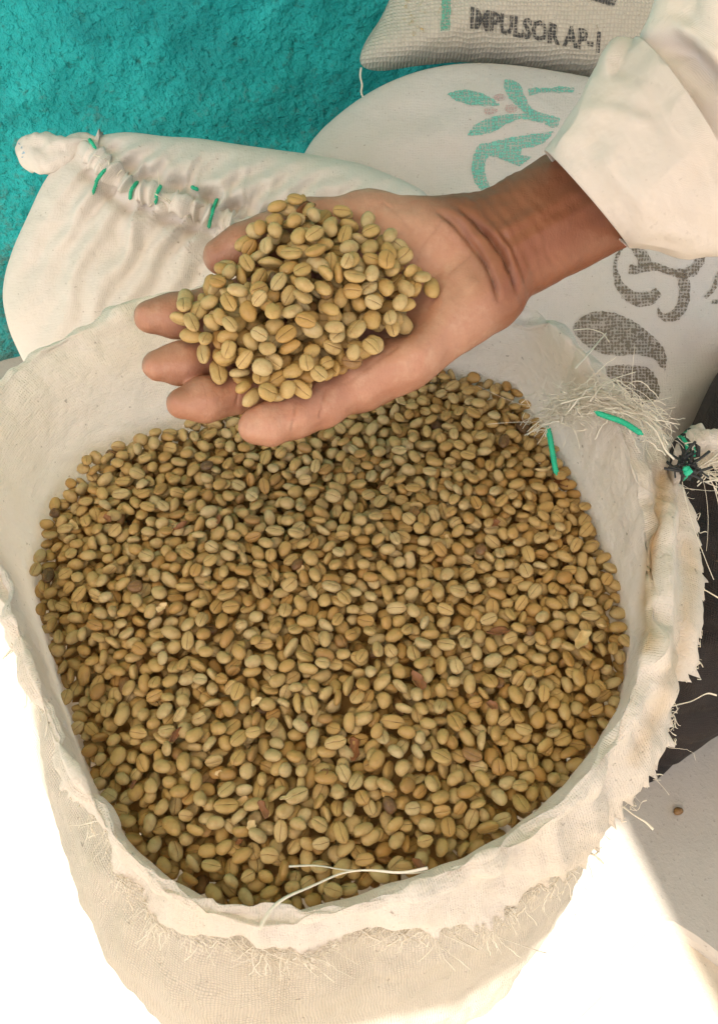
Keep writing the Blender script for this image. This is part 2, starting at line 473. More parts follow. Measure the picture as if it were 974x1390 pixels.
M = dict(
    wall=wall_mat(),
    ground=concrete_mat('worn_concrete', (0.40, 0.36, 0.31), (0.50, 0.455, 0.40)),
    ground2=concrete_mat('beige_concrete', (0.46, 0.39, 0.30), (0.56, 0.49, 0.39)),
    sack_open=cloth_mat('cream_sackcloth', (0.80, 0.73, 0.63), (0.72, 0.60, 0.42), 0.0013, 0.0005, 0.38, 0.35, gap=0.45, fold=0.003),
    sack_rim=cloth_mat('pale_sackcloth', (0.81, 0.745, 0.675), (0.74, 0.62, 0.45), 0.0011, 0.0002, 0.36, 0.40, fold=0.004),
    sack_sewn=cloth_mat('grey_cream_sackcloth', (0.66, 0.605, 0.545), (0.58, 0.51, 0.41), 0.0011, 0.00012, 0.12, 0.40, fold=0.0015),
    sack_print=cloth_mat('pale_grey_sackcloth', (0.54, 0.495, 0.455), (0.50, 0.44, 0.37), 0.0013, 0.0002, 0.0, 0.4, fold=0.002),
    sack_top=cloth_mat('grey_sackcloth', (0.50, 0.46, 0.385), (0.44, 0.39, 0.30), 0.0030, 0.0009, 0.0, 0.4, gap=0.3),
    shirt=cloth_mat('shirt_cotton', (0.76, 0.675, 0.60), (0.74, 0.60, 0.43), 0.0007, 0.00012, 0.12, 0.3, fold=0.0012, speck=0.12),
    dark=cloth_mat('dark_cloth', (0.010, 0.007, 0.007), (0.030, 0.019, 0.014), 0.0016, 0.0004, 0.0, 0.6),
    thread=plain_mat('raffia_thread', (0.82, 0.76, 0.64), 0.6, 400, 0.12, 0.0002, 0.25),
    green=plain_mat('green_twine', (0.012, 0.42, 0.235), 0.5, 700, 0.3, 0.0004),
    blackc=plain_mat('black_cord', (0.02, 0.022, 0.022), 0.6, 700, 0.4, 0.0004),
    skin=skin_mat(),
    nail=plain_mat('nail', (0.50, 0.26, 0.18), 0.35, 100, 0.1, 0.0001),
    bean_obj=bean_mat('green_coffee_single', 'OBJECT'),
    bean_geo=bean_mat('green_coffee_mass', 'GEOMETRY'),
    husk=plain_mat('dry_husk', (0.21, 0.085, 0.028), 0.6, 300, 0.5, 0.0006),
    parch=plain_mat('parchment_shell', (0.58, 0.42, 0.2), 0.5, 300, 0.3, 0.0006),
    teal_ink=print_mat('teal_ink', (0.14, 0.42, 0.34), 0.42),
    brown_ink=print_mat('brown_ink', (0.155, 0.125, 0.09), 0.36),
    black_ink=print_mat('black_ink', (0.045, 0.045, 0.045), 0.46, 0.0026),
    faint_ink=print_mat('faint_ink', (0.10, 0.10, 0.095), -0.25, 0.0026),
    pink_ink=print_mat('pink_ink', (0.48, 0.33, 0.30), 0.2),
    green_ink=print_mat('green_ink', (0.10, 0.33, 0.24), 0.42),
    ochre_ink=print_mat('ochre_ink', (0.50, 0.36, 0.14), 0.02, 0.006),
    blue_ink=print_mat('blue_ink', (0.16, 0.36, 0.55), 0.2, 0.002),
    canvas=cloth_mat('shade_canvas', (0.78, 0.70, 0.55), (0.7, 0.6, 0.42), 0.003, 0.0005, 0.45, 0.3),  # translucent cloth of the added overhead shade
    wood=plain_mat('timber', (0.25, 0.17, 0.10), 0.7, 40, 0.3, 0.001),
)

# ------------------------------------------------------------------ ground, wall, added shade sheets
def ground():
    n = 60
    s = np.linspace(-1, 1, n); xx = np.sign(s) * (np.abs(s) ** 3) * 60
    X, Y = np.meshgrid(xx, xx, indexing='xy')
    V = np.stack([X.ravel(), Y.ravel(), np.zeros(X.size)], -1)
    F = grid_faces(n, n, wrap=False)
    tag(link('ground', np_mesh('ground', V, F), M['ground2']), kind='structure')
    # the worn slab the sacks stand on: its broken front edge shows at the lower right
    e = at_z(np.array([880, 905, 935, 960, 985, 1040, 1120.]), np.array([1226, 1240, 1268, 1284, 1298, 1330, 1380.]), 0.015)[:, :2]
    front = [(-1.5, 0.03), (-0.5, 0.05), (-0.2, 0.06), (0.1, 0.14), (0.2, 0.205)] + [tuple(p) for p in e] + [(0.55, 0.10), (0.9, 0.06), (2.2, 0.0)]
    f = smooth_path(np.array(front), 160, sm=1.0)
    f += 0.0025 * np.stack([fbm(np.c_[f * 60, np.zeros(len(f))], 3, 5), fbm(np.c_[f * 60, np.zeros(len(f))], 3, 9)], -1)
    top = np.c_[f, np.full(len(f), 0.016)]
    lip = np.c_[f + np.array([0, -0.004]), np.full(len(f), 0.011)]
    bot = np.c_[f + np.array([0, -0.006]), np.full(len(f), -0.01)]
    back = np.c_[np.linspace(-1.5, 2.2, len(f)), np.full(len(f), 1.6), np.full(len(f), 0.016)]
    V = np.vstack([back, top, lip, bot])
    F = grid_faces(4, len(f), wrap=False)[:, ::-1]
    tag(link('paved_slab', np_mesh('paved_slab', V, F, smooth=False), M['ground']), kind='structure')
ground()
GZ = 0.016

WALL_A = R(10)
def wall():
    nx, nz = 330, 300
    x = np.linspace(-1.9, 2.2, nx); z = np.linspace(0.0, 2.7, nz)
    X, Z = np.meshgrid(x, z)
    P = np.stack([X, 0 * X, Z], -1)
    d = 0.005 * fbm(P * 45, 4, 3) + 0.0015 * fbm(P * 6, 2, 8)
    Y = -d
    ca, sa = math.cos(WALL_A), math.sin(WALL_A)
    front = np.stack([X * ca - Y * sa, 1.0 + X * sa + Y * ca, Z], -1).reshape(-1, 3)
    F = grid_faces(nz, nx, wrap=False)
    # thickness
    yb = 0.2
    back = np.stack([X * ca - yb * sa, 1.0 + X * sa + yb * ca, Z], -1).reshape(-1, 3)
    b = np.array([0, nx - 1, nz * nx - 1, (nz - 1) * nx])
    V = np.vstack([front, back[b]])
    k = len(front)
    Fl = F.tolist()
    Fl += [[k + 1, k, k + 3, k + 2]]
    Fl += [list(range((nz - 1) * nx, nz * nx)) + [k + 2, k + 3]]
    Fl += [[i * nx for i in range(nz)][::-1] + [k, k + 3][::1]]
    Fl += [[i * nx + nx - 1 for i in range(nz)] + [k + 2, k + 1]]
    o = link('plaster_wall', np_mesh('plaster_wall', V, Fl), M['wall'])
    tag(o, 'rough teal painted plaster wall behind the sacks', 'wall')
wall()

def added_shade():  # unseen sheets overhead, added to shade the sacks
    root = empty('shade_sheets', (0, 0.9, 2.25))
    def sheet(poly, z, name):
        n = len(poly)
        V = [(x, y, z + 0.0) for x, y in poly] + [(x, y, z + 0.006) for x, y in poly]
        F = [list(range(n))[::-1], [n + i for i in range(n)]] + [[i, (i + 1) % n, n + (i + 1) % n, n + i] for i in range(n)]
        return link(name, np_mesh(name, V, F, uv=[(v[0], v[1]) for v in V], smooth=False), M['canvas'], root)
    sheet([(-1.35, -0.45), (-1.0, -0.66), (-0.80, -0.64), (-0.69, -0.68), (-0.622, -0.78), (-0.612, -0.88), (-0.622, -1.0), (-0.635, -1.12), (-0.615, -1.20), (-0.58, -1.13), (-0.50, -1.10), (-0.425, -1.12), (-0.345, -1.09), (-0.318, -1.085), (1.3, -1.085), (1.3, 1.1), (-1.45, 0.72)], 2.20, 'shade_sheet')  # edge cut to shade the sacks and leave sun on the ground
    sheet([(-0.318, -1.10), (-0.283, -1.21), (-0.24, -1.33), (1.3, -1.33), (1.3, -1.02), (-0.318, -1.02)], 2.21, 'shade_sheet')  # added to keep the ground at the right in shade
    t = Tubes(); t.add([(1.28, -1.3, 0), (1.28, -1.3, 2.2)], 0.03, 8)
    link('shade_pole', t.mesh('shade_pole'), M['wood'], root)  # made-up support for the added shade sheets, like the crosspiece below
    t = Tubes(); t.add([(1.28, -1.3, 2.19), (1.28, 1.1, 2.19)], 0.02, 8)
    link('shade_beam', t.mesh('shade_beam'), M['wood'], root)
    tag(root, 'unseen canvas sheets added overhead to shade the sacks', 'added_shade')
added_shade()

# ------------------------------------------------------------------ filled sacks
def inflate(outline_px, o, n, Tf, bdir, Tb, nr=46, na=240, sm=3.0, pf=2.4, pb=2.2):
    """closed bag: outline in a plane, cushion front and back. returns V, F, UV, front mask"""
    o = np.asarray(o, float); n = np.asarray(n, float); n /= np.linalg.norm(n)
    e1 = np.cross([0, 0, 1.0], n); e1 /= np.linalg.norm(e1); e2 = np.cross(n, e1)
    px = np.array(outline_px, float)
    P = at_plane(px[:, 0], px[:, 1], o, n)
    Q = np.stack([(P - o) @ e1, (P - o) @ e2], -1)
    Q = smooth_path(Q, na, closed=True, sm=sm)
    area = 0.5 * np.sum(Q[:, 0] * np.roll(Q[:, 1], -1) - Q[:, 1] * np.roll(Q[:, 0], -1))
    if area < 0: Q = Q[::-1]
    c = 0.5 * (Q.max(0) + Q.min(0))
    bdir = np.asarray(bdir, float); bdir = bdir / np.linalg.norm(bdir)
    V = []; UV = []; front = []
    rs = np.sin(np.linspace(0.02, 1, nr) * math.pi / 2)
    for r in rs:
        q = c + r * (Q - c)
        V.append(o + q[:, :1] * e1 + q[:, 1:] * e2 + n * Tf * (1 - r ** pf) ** 0.5)
        UV.append(q); front += [1.0 * (1 - r ** 6)] * na
    for r in rs[::-1][1:]:
        q = c + r * (Q - c)
        V.append(o + q[:, :1] * e1 + q[:, 1:] * e2 + bdir * Tb * (1 - r ** pb) ** 0.5)
        UV.append(q + np.array([3.0, 0])); front += [0.0] * na
    V = np.concatenate(V); UV = np.concatenate(UV)
    rows = 2 * nr - 1
    F = grid_faces(rows, na).tolist()
    F.append(list(range(na))[::-1]); F.append([(rows - 1) * na + k for k in range(na)])
    return V, F, UV, np.array(front), n

def bvh_of(V, F):
    return BVHTree.FromPolygons([tuple(v) for v in V], [tuple(f) for f in F])

def cast(bvh, px, py, off=0.0007):
    d = ray(np.array(px), np.array(py))
    h = bvh.ray_cast(Vector(CAM), Vector(d).normalized())
    if h[0] is None: return None
    nn = h[1] if h[1].dot(Vector(d)) < 0 else -h[1]
    return np.array(h[0] + nn * off)

def decal(polys, bvh, mat, parent, name, step=3.0, off=0.0008):
    """flat print: outlines given where the print stands on the cloth, laid on the cloth surface"""
    V = []; F = []; UV = []
    for poly in polys:
        poly = np.asarray(poly, float)
        d = np.r_[0, np.cumsum(np.linalg.norm(np.diff(np.vstack([poly, poly[:1]]), axis=0), axis=1))]
        m = max(8, int(d[-1] / step)); t = np.linspace(0, d[-1], m, endpoint=False)
        pc = np.vstack([poly, poly[:1]])
        b = np.stack([np.interp(t, d, pc[:, k]) for k in (0, 1)], -1)
        b = b + rng.normal(0, 0.55, b.shape)
        lo, hi = b.min(0), b.max(0)
        gx, gy = np.meshgrid(np.arange(lo[0], hi[0], step), np.arange(lo[1], hi[1], step))
        g = np.stack([gx.ravel(), gy.ravel()], -1)
        if len(g):
            g = g[in_poly(g, b)]
            if len(g):
                dd, _, _ = seg_dist(g, np.vstack([b, b[:1]])); g = g[dd > step * 0.5]
        pts = [Vector(p) for p in b] + [Vector(p) for p in g]
        vs, es, fs, *_ = delaunay_2d_cdt(pts, [(i, (i + 1) % m) for i in range(m)], [], 1, 1e-4)
        base = len(V); ok = {}
        for i, v in enumerate(vs):
            h = cast(bvh, v.x, v.y, off)
            if h is not None:
                ok[i] = len(V); V.append(h); UV.append((v.x * 0.0006, v.y * 0.0006))
        for f in fs:
            if all(i in ok for i in f): F.append([ok[i] for i in f][::-1])
    return link(name, np_mesh(name, V, F, uv=UV), mat, parent)

def text_decal(txt, px0, xdir, ydir, width, height, bvh, mat, parent, name, bold=0.012):
    cu = bpy.data.curves.new('lettering_curve', 'FONT'); cu.body = txt; cu.offset = bold; cu.resolution_u = 2
    o = bpy.data.objects.new('lettering_tmp', cu); COL.objects.link(o)
    bpy.context.view_layer.update()
    me = bpy.data.meshes.new_from_object(o)
    bpy.data.objects.remove(o)
    bm = bmesh.new(); bm.from_mesh(me)
    bmesh.ops.triangulate(bm, faces=bm.faces)
    bmesh.ops.subdivide_edges(bm, edges=[e for e in bm.edges if e.calc_length() > 0.3], cuts=1)
    P = np.array([v.co[:] for v in bm.verts]); Fs = [[v.index for v in f.verts] for f in bm.faces]
    bm.free()
    lo, hi = P.min(0), P.max(0)
    a = (P[:, 0] - lo[0]) / (hi[0] - lo[0]) * width; b = P[:, 1] / hi[1] * height
    q = np.array(px0)[None] + a[:, None] * np.array(xdir)[None] + b[:, None] * np.array(ydir)[None]
    V = []; 
    for x, y in q:
        h = cast(bvh, x, y, 0.0009)
        V.append(h if h is not None else np.array([0, 1.0, 0.1]))
    return link(name, np_mesh(name, V, Fs, uv=q * 0.0006, smooth=False), mat, parent)

def stroke(path, widths, n=40):
    """closed outline of a brush stroke along a picture path"""
    p = smooth_path(np.array(path, float), n, sm=1.2)
    w = np.interp(np.linspace(0, 1, n), np.linspace(0, 1, len(widths)), widths) / 2
    t = np.gradient(p, axis=0); t /= np.linalg.norm(t, axis=1)[:, None]
    nn = np.stack([-t[:, 1], t[:, 0]], -1)
    return np.vstack([p + nn * w[:, None], (p - nn * w[:, None])[::-1]])

def ell(cx, cy, a, b, rot=0, n=26):
    t = np.arange(n) / n * 2 * math.pi
    c, s = math.cos(rot), math.sin(rot)
    x, y = a * np.cos(t), b * np.sin(t)
    return np.stack([cx + x * c - y * s, cy + x * s + y * c], -1)

# --- sack with the printed plant
def printed_sack():
    out = [(402, 230), (412, 202), (432, 178), (470, 146), (510, 119), (560, 98), (600, 89), (640, 85), (700, 89), (770, 100), (840, 114), (920, 140), (1010, 180),
           (1075, 260), (1090, 380), (1050, 470), (975, 552), (955, 588), (930, 640), (860, 700), (700, 720), (560, 640), (450, 500), (405, 330)]
    V, F, UV, fr, n = inflate(out, (0.165, 0.714, 0.37), (0, -0.707, 0.707), 0.045, (0.05, 0.7, -0.75), 0.24, na=260)
    V = V + n * (fr * (0.010 * fbm(V * 7, 3, 21) + 0.003 * fbm(V * 24, 3, 4) + 0.003 * (1 - 2 * np.abs(fbm(V * np.array([6, 6, 11]), 2, 24)))))[:, None]
    V[:, 2] = np.maximum(V[:, 2], GZ)
    root = empty('printed_sack', (0.18, 0.72, GZ))
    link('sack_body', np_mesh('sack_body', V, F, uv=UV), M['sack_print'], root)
    bvh = bvh_of(V, F)
    def z2(x, y): return (590 + x * 0.2053, 90 + y * 0.2054)      # second close-up of the print
    def z1(x, y): return (770 + x * 0.2094, 320 + y * 0.2094)     # first close-up
    Z2 = lambda L: [z2(*q) for q in L]
    Z1 = lambda L: [z1(*q) for q in L]
    leaves = [
        Z2([(80, 188), (140, 165), (220, 160), (290, 176), (350, 200), (400, 235), (428, 258), (390, 268), (300, 266), (210, 255), (140, 230)]),
        Z2([(455, 88), (510, 95), (560, 125), (580, 165), (600, 210), (610, 250), (640, 290), (720, 318), (828, 345), (810, 400), (770, 412), (720, 378), (640, 360),
            (560, 350), (470, 385), (400, 430), (330, 455), (212, 460), (250, 400), (330, 348), (430, 325), (520, 318), (600, 316), (545, 270), (490, 220), (455, 150)]),
        Z2([(615, 155), (660, 145), (760, 150), (830, 135), (930, 150), (900, 180), (800, 178), (700, 180), (620, 198)]),
        Z2([(780, 435), (640, 452), (520, 470), (400, 495), (285, 520), (255, 590), (240, 680), (255, 760), (300, 825), (360, 800), (325, 700), (335, 620), (360, 598), (430, 612),
            (500, 640), (560, 665), (640, 600), (560, 590), (570, 545), (640, 540), (720, 510)]),
    ]
    decal(leaves, bvh, M['teal_ink'], root, 'plant_print')
    decal([ell(*z2(425, 208), 8, 5), ell(*z2(365, 298), 9.5, 5), ell(*z2(500, 285), 9, 5.5)], bvh, M['pink_ink'], root, 'berry_print', 2.5)
    bean_up = Z1([(30, 590), (70, 545), (140, 500), (210, 490), (300, 500), (400, 540), (490, 600), (570, 670), (625, 740), (640, 800), (628, 880), (600, 850),
                  (560, 800), (500, 780), (420, 770), (330, 778), (230, 770), (170, 745), (90, 690), (45, 640)])
    bean_dn = Z1([(240, 850), (330, 838), (420, 838), (500, 850), (545, 880), (580, 940), (600, 1020), (570, 1060), (500, 1095), (430, 1108), (370, 1090), (310, 1050), (270, 980)])
    decal([bean_up, bean_dn], bvh, M['brown_ink'], root, 'bean_print')
    curls = [stroke(Z1([(345, 85), (310, 150), (305, 240), (330, 320), (390, 390), (470, 420), (540, 400), (590, 360)]), [3, 5, 7, 11, 15, 19, 20, 12]),
             stroke(Z1([(395, 215), (430, 225), (500, 210), (560, 195), (640, 225), (720, 250), (800, 235), (845, 180), (870, 90), (880, 40)]), [13, 12, 12, 10, 9, 13, 14, 13, 12, 12]),
             stroke(Z1([(500, 200), (490, 140), (450, 90), (430, 40)]), [20, 17, 15, 13]),
             stroke(Z1([(735, 250), (755, 330), (755, 400), (735, 470), (690, 520), (630, 535), (590, 510), (582, 465)]), [13, 15, 15, 15, 16, 14, 9, 3]),
             stroke(Z1([(690, 130), (730, 110), (770, 80)]), [9, 9, 6])]
    decal(curls, bvh, M['brown_ink'], root, 'scroll_print', 3.0)
    decal([stroke(Z1([(885, 405), (920, 370), (950, 330), (965, 270), (985, 240)]), [5, 6, 6, 7, 7], 24), stroke(Z1([(930, 430), (975, 430), (1020, 410)]), [6, 7, 7], 20)], bvh, M['brown_ink'], root, 'mark_print', 3.0)
    tag(root, 'pale grey full sack printed with a teal plant and a brown coffee bean', 'sack', 'full sacks against the wall')
    return bvh
printed_sack()

def top_sack():
    out = [(484, 84), (492, 66), (508, 45), (522, 18), (536, -20), (560, -70), (640, -120), (780, -120), (920, -80), (1010, -10), (1000, 60), (960, 92),
           (880, 104), (800, 107), (740, 98), (680, 88), (620, 84), (560, 90), (520, 97), (494, 95)]
    V, F, UV, fr, n = inflate(out, (0.136, 0.845, 0.458), (0, -0.78, 0.62), 0.05, (0.05, 0.95, -0.12), 0.13, na=260, sm=2.0)
    pp = proj(V)
    # short upright gathers above the lower seam
    low = np.interp(pp[:, 0], [484, 560, 620, 740, 800, 900, 1000], [95, 93, 86, 98, 107, 104, 60]) - pp[:, 1]
    gath = np.exp(-np.clip(low, 0, 200) / 28.0) * np.sin(pp[:, 0] / 4.3 + 2.0 * vnoise(np.c_[pp[:, :2] / 30, 0 * pp[:, 2]], 3))
    V = V + n * (fr * (0.0013 * gath + 0.005 * fbm(V * 9, 3, 33)))[:, None]
    root = empty('lettered_sack', (0.2, 0.85, 0.42))
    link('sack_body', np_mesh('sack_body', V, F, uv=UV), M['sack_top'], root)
    bvh = bvh_of(V, F)
    text_decal('IMPULSOR AP-1', (637, 36), (1, 0.190), (0.06, -1), 176, 27, bvh, M['black_ink'], root, 'lettering', 0.045)
    text_decal('IMP', (643, 38), (1, 0.190), (0.06, -1), 50, 26, bvh, M['faint_ink'], root, 'lettering', 0.0)
    decal([[(600, -30), (613, -30), (610, 41), (597, 41)]], bvh, M['green_ink'], root, 'stripe_print', 4)
    decal([stroke([(795, -8), (815, -2), (835, 4)], [12, 12, 12], 16)], bvh, M['black_ink'], root, 'mark_print', 4)
    spots = [ell(568 + 14 * rng.standard_normal(), 22 + 14 * rng.standard_normal(), rng.uniform(1.5, 4), rng.uniform(1, 3), rng.uniform(0, 3), 10) for _ in range(22)]
    decal(spots, bvh, M['ochre_ink'], root, 'ochre_print', 3)
    # seam twine: drops of orange thread on the lower seam, loose end at the corner
    t = Tubes()
    q = [cast(bvh, 487 + 2 * math.sin(k), 86 + 3 * k, 0.002) for k in range(2)]
    a = at_depth(np.array([490., 488, 492, 489, 494]), np.array([92., 104, 116, 126, 134]), np.full(5, 0.86))
    t.add(smooth_path(a, 14, sm=1), 0.0009, 5)
    link('loose_twine', t.mesh('loose_twine'), M['thread'], root)
    tag(root, 'grey woven sack with black stencilled lettering, lying on the printed sack', 'sack', 'full sacks against the wall')
top_sack()

SEAM = [(112, 196), (132, 215), (150, 232), (180, 258), (214, 264), (245, 278), (275, 288), (300, 298), (325, 304), (360, 318), (400, 330), (450, 345)]
def sewn_sack():
    out = [(4, 405), (8, 372), (20, 335), (40, 292), (58, 252), (78, 222), (105, 196), (135, 184), (175, 179), (225, 186), (270, 188), (320, 196), (370, 203), (430, 211), (490, 222),
           (545, 244), (580, 262), (597, 290), (600, 340), (590, 400), (560, 470), (470, 540), (330, 570), (180, 570), (90, 540), (40, 505), (14, 450)]
    V, F, UV, fr, n = inflate(out, (-0.085, 0.63, 0.43), (0, -0.76, 0.65), 0.045, (-0.15, 0.55, -0.8), 0.33, nr=90, na=420, sm=3.0)
    pp = proj(V)
    xy = pp[:, :2]
    d, al, side = seg_dist(xy, SEAM)
    # gathered mouth: a raised roll along the seam, tucked in at every stitch
    roll = 0.004 * np.exp(-(d / 11.0) ** 2) - 0.006 * np.exp(-((d - 24) / 10.0) ** 2)
    stitch_al = np.array([25, 70, 108, 190, 232, 150, 270])
    tuck = sum(np.exp(-((al - s) / 7.0) ** 2) for s in stitch_al) * np.exp(-(d / 26.0) ** 2)
    nz = vnoise(np.c_[xy / 40, 0 * d], 5)
    pucker = 0.0085 * np.exp(-d / 38.0) * (1 - 2 * np.abs(np.sin(al / 9.0 + 1.6 * nz + side * d / 55.0)) ** 0.7)
    # soft parallel folds running down from the seam, and up over the back
    s1 = (xy[:, 0] * 0.83 + xy[:, 1] * 0.55)
    s2 = (xy[:, 0] * 0.49 + xy[:, 1] * 0.87)
    w = fbm(np.c_[xy / 90, 0 * d], 2, 11)
    folds_dn = 0.0052 * np.sin(s1 / 6.5 + 2.6 * w) * np.where(side > 0, sstep(d, 8, 30) * np.exp(-d / 150.0), 0)
    folds_up = 0.0046 * np.sin(s2 / 4.6 + 2.8 * w) * np.where(side < 0, sstep(d, 6, 25) * np.exp(-d / 130.0), 0)
    disp = fr * (roll - 0.007 * tuck + pucker + folds_dn + folds_up + 0.006 * fbm(V * 8, 3, 2) + 0.0012 * fbm(V * 40, 2, 6) + 0.0022 * (1 - 2 * np.abs(fbm(np.c_[s1 / 60, s2 / 160, 0 * s1], 3, 31))))
    # the knotted hole
    hx = np.hypot(xy[:, 0] - 266, (xy[:, 1] - 288) * 1.2)
    disp += fr * (0.006 * np.exp(-((hx - 17) / 7) ** 2) - 0.012 * np.exp(-(hx / 8) ** 2))
    V = V + n * disp[:, None]
    V[:, 2] = np.maximum(V[:, 2], GZ)
    root = empty('sewn_sack', (-0.1, 0.7, GZ))
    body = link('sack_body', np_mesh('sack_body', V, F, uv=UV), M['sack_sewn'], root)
    bvh = bvh_of(V, F)
    # the gathered mouth: a ropey pleated roll, pinched by each stitch
    q = smooth_path(np.array([(108, 197)] + SEAM[1:], float), 300, sm=6)
    al_ = np.r_[0, np.cumsum(np.linalg.norm(np.diff(q, axis=0), axis=1))]
    cen = []
    for x, y in q:
        h = cast(bvh, x, y, 0.0)
        cen.append(h if h is not None else cen[-1])
    cen = smooth_path(np.array(cen), 300, sm=3)
    st_al = np.array([38, 88, 120, 196, 232])
    pin = 1 - 0.45 * sum(np.exp(-((al_ - s_) / 6.0) ** 2) for s_ in st_al)
    nv = 40; a = np.arange(nv) / nv * 2 * math.pi
    wv_ = fbm(np.c_[q / 22, 0 * al_], 2, 15)
    tan = np.gradient(cen, axis=0); tan /= np.linalg.norm(tan, axis=1)[:, None]
    acr = np.cross(n, tan); acr /= np.linalg.norm(acr, axis=1)[:, None]
    rr = (0.0062 + 0.0012 * wv_)[:, None] * pin[:, None] * np.clip(np.minimum(al_ + 6, al_[-1] - al_) / 14, 0.15, 1)[:, None]
    pl = 1 + 0.17 * (1 - 2 * np.abs(np.sin(al_ / 4.2 + 1.7 * wv_)))[:, None] + 0.07 * np.sin(al_ / 2.1 + 3 * wv_)[:, None] * np.cos(2 * a)[None]
    Pm = cen[:, None] + (rr * pl)[..., None] * (1.25 * np.cos(a)[None, :, None] * acr[:, None] + np.sin(a)[None, :, None] * n)
    flm = Pm.reshape(-1, 3); flm = flm + n * (0.0006 * fbm(flm * 90, 2, 17))[:, None]
    Fm = grid_faces(300, nv).tolist() + [list(range(nv))[::-1], [299 * nv + k for k in range(nv)]]
    link('gathered_mouth', np_mesh('gathered_mouth', flm, Fm, uv=np.stack(np.broadcast_arrays(al_[:, None] * 0.0006, a[None] * 0.006), -1).reshape(-1, 2)), M['sack_sewn'], root)
    bvh = bvh_of(np.vstack([V, flm]), list(F) + [[i_ + len(V) for i_ in f_] for f_ in Fm])
    # green stitches
    for pts in ([(145, 229), (134, 246), (126, 264)], [(188, 247), (181, 258), (177, 271)], [(218, 253), (214, 264), (212, 278)], [(296, 270), (289, 289), (283, 309)],
                [(326, 302), (323, 310), (323, 318)], [(122, 190), (127, 196), (131, 203)], [(262, 254), (268, 258)]):
        t = Tubes()
        q = smooth_path(np.array(pts, float), 12, sm=0.8)
        P = []
        for k, (x, y) in enumerate(q):
            h = cast(bvh, x, y, 0.0005)
            P.append(h + n * (0.0035 * math.sin(math.pi * k / 11)))
        t.twine(P, 0.0013)
        link('stitch', t.mesh('stitch'), M['green'], root)
    # tied ear at the corner
    c = at_depth(np.array(78.), np.array(207.), np.array(0.735))
    nu, nv = 60, 40
    u = np.linspace(0, 1, nu); a = np.arange(nv) / nv * 2 * math.pi
    cx = np.interp(u, [0, 1], [22, 138]); cy = np.interp(u, [0, 0.3, 0.7, 1], [205, 210, 204, 196])
    rad = np.interp(u, [0, 0.04, 0.15, 0.45, 0.7, 0.86, 0.94, 1.0], [8, 18, 25, 27, 23, 15, 10, 17]) * 0.735 / FPX
    ctr = at_depth(cx, cy, np.interp(u, [0, 1], [0.745, 0.735]))
    rt = RGT; up = UPC; bk = -FWD
    Pv = ctr[:, None] + rad[:, None, None] * (np.cos(a)[None, :, None] * up + np.sin(a)[None, :, None] * bk * 0.9)
    fl = Pv.reshape(-1, 3)
    A = np.tile(a, nu); U = np.repeat(u, nv)
    radial = (fl - np.repeat(ctr, nv, 0)); radial /= np.linalg.norm(radial, axis=1)[:, None] + 1e-9
    fl = fl + radial * (0.0016 * np.sin(A * 5 + 4 * U + 2 * fbm(fl * 50, 2, 3)) * sstep(U, 0.1, 0.9) + 0.0035 * fbm(fl * 60, 3, 12))[:, None]
    Fe = grid_faces(nu, nv).tolist() + [list(range(nv))[::-1], [(nu - 1) * nv + k for k in range(nv)]]
    ear = link('tied_ear', np_mesh('tied_ear', fl, Fe, uv=np.c_[U * 0.07, A * 0.014]), M['sack_sewn'], root)
    b2 = bvh_of(fl, Fe)
    decal([ell(x, y, 1.6, 1.8, 0, 8) for x, y in ((28, 196), (31, 201), (33, 207), (32, 213))], b2, M['blue_ink'], ear, 'blue_print', 1.5)
    # loose puckered lips of cloth round the hole
    t = Tubes()
    for k in range(10):
        s = rng.uniform(0, 260); i = s / 34
        x = np.interp(s, np.linspace(0, 330, len(SEAM)), [q[0] for q in SEAM]); y = np.interp(s, np.linspace(0, 330, len(SEAM)), [q[1] for q in SEAM])
        h = cast(bvh, x + rng.normal(0, 5), y + rng.normal(0, 5), 0.0)
        dirv = n * rng.uniform(0.3, 1) + RGT * rng.normal(0, 0.7) + UPC * rng.normal(0.2, 0.7)
        L = rng.uniform(0.004, 0.011); m = 7; tt = np.linspace(0, 1, m)[:, None]
        P = h + dirv * L * tt + rng.normal(0, 0.002, 3) * tt ** 2
        t.add(P, rng.uniform(0.00025, 0.0005), 4)
    fr_ = link('frayed_threads', t.mesh('frayed_threads'), M['thread'], root); fr_['kind'] = 'stuff'
    tag(root, 'cream full sack sewn shut with green twine, tied ear at its corner', 'sack', 'full sacks against the wall')
sewn_sack()

# ------------------------------------------------------------------ dark bundle at the right
def dark_bag():
    out = [(958, 566), (980, 520), (1040, 480), (1120, 520), (1190, 640), (1200, 820), (1120, 930), (1040, 962), (974, 986), (925, 1012), (890, 1044), (862, 1068), (835, 1050),
           (825, 980), (850, 850), (890, 720), (925, 640)]
    V, F, UV, fr, n = inflate(out, (0.27, 0.46, 0.18), (-0.1, -0.9, 0.43), 0.05, (0.2, 0.95, -0.25), 0.14, na=220)
    V = V + n * (fr * (0.018 * fbm(V * np.array([9, 9, 22]), 3, 41) + 0.004 * fbm(V * 40, 2, 7)))[:, None]
    V[:, 2] = np.maximum(V[:, 2], GZ)
    o = link('dark_bundle', np_mesh('dark_bundle', V, F, uv=UV), M['dark'])
    tag(o, 'dark brown cloth bundle behind the open sack at the right edge', 'bundle')
dark_bag()

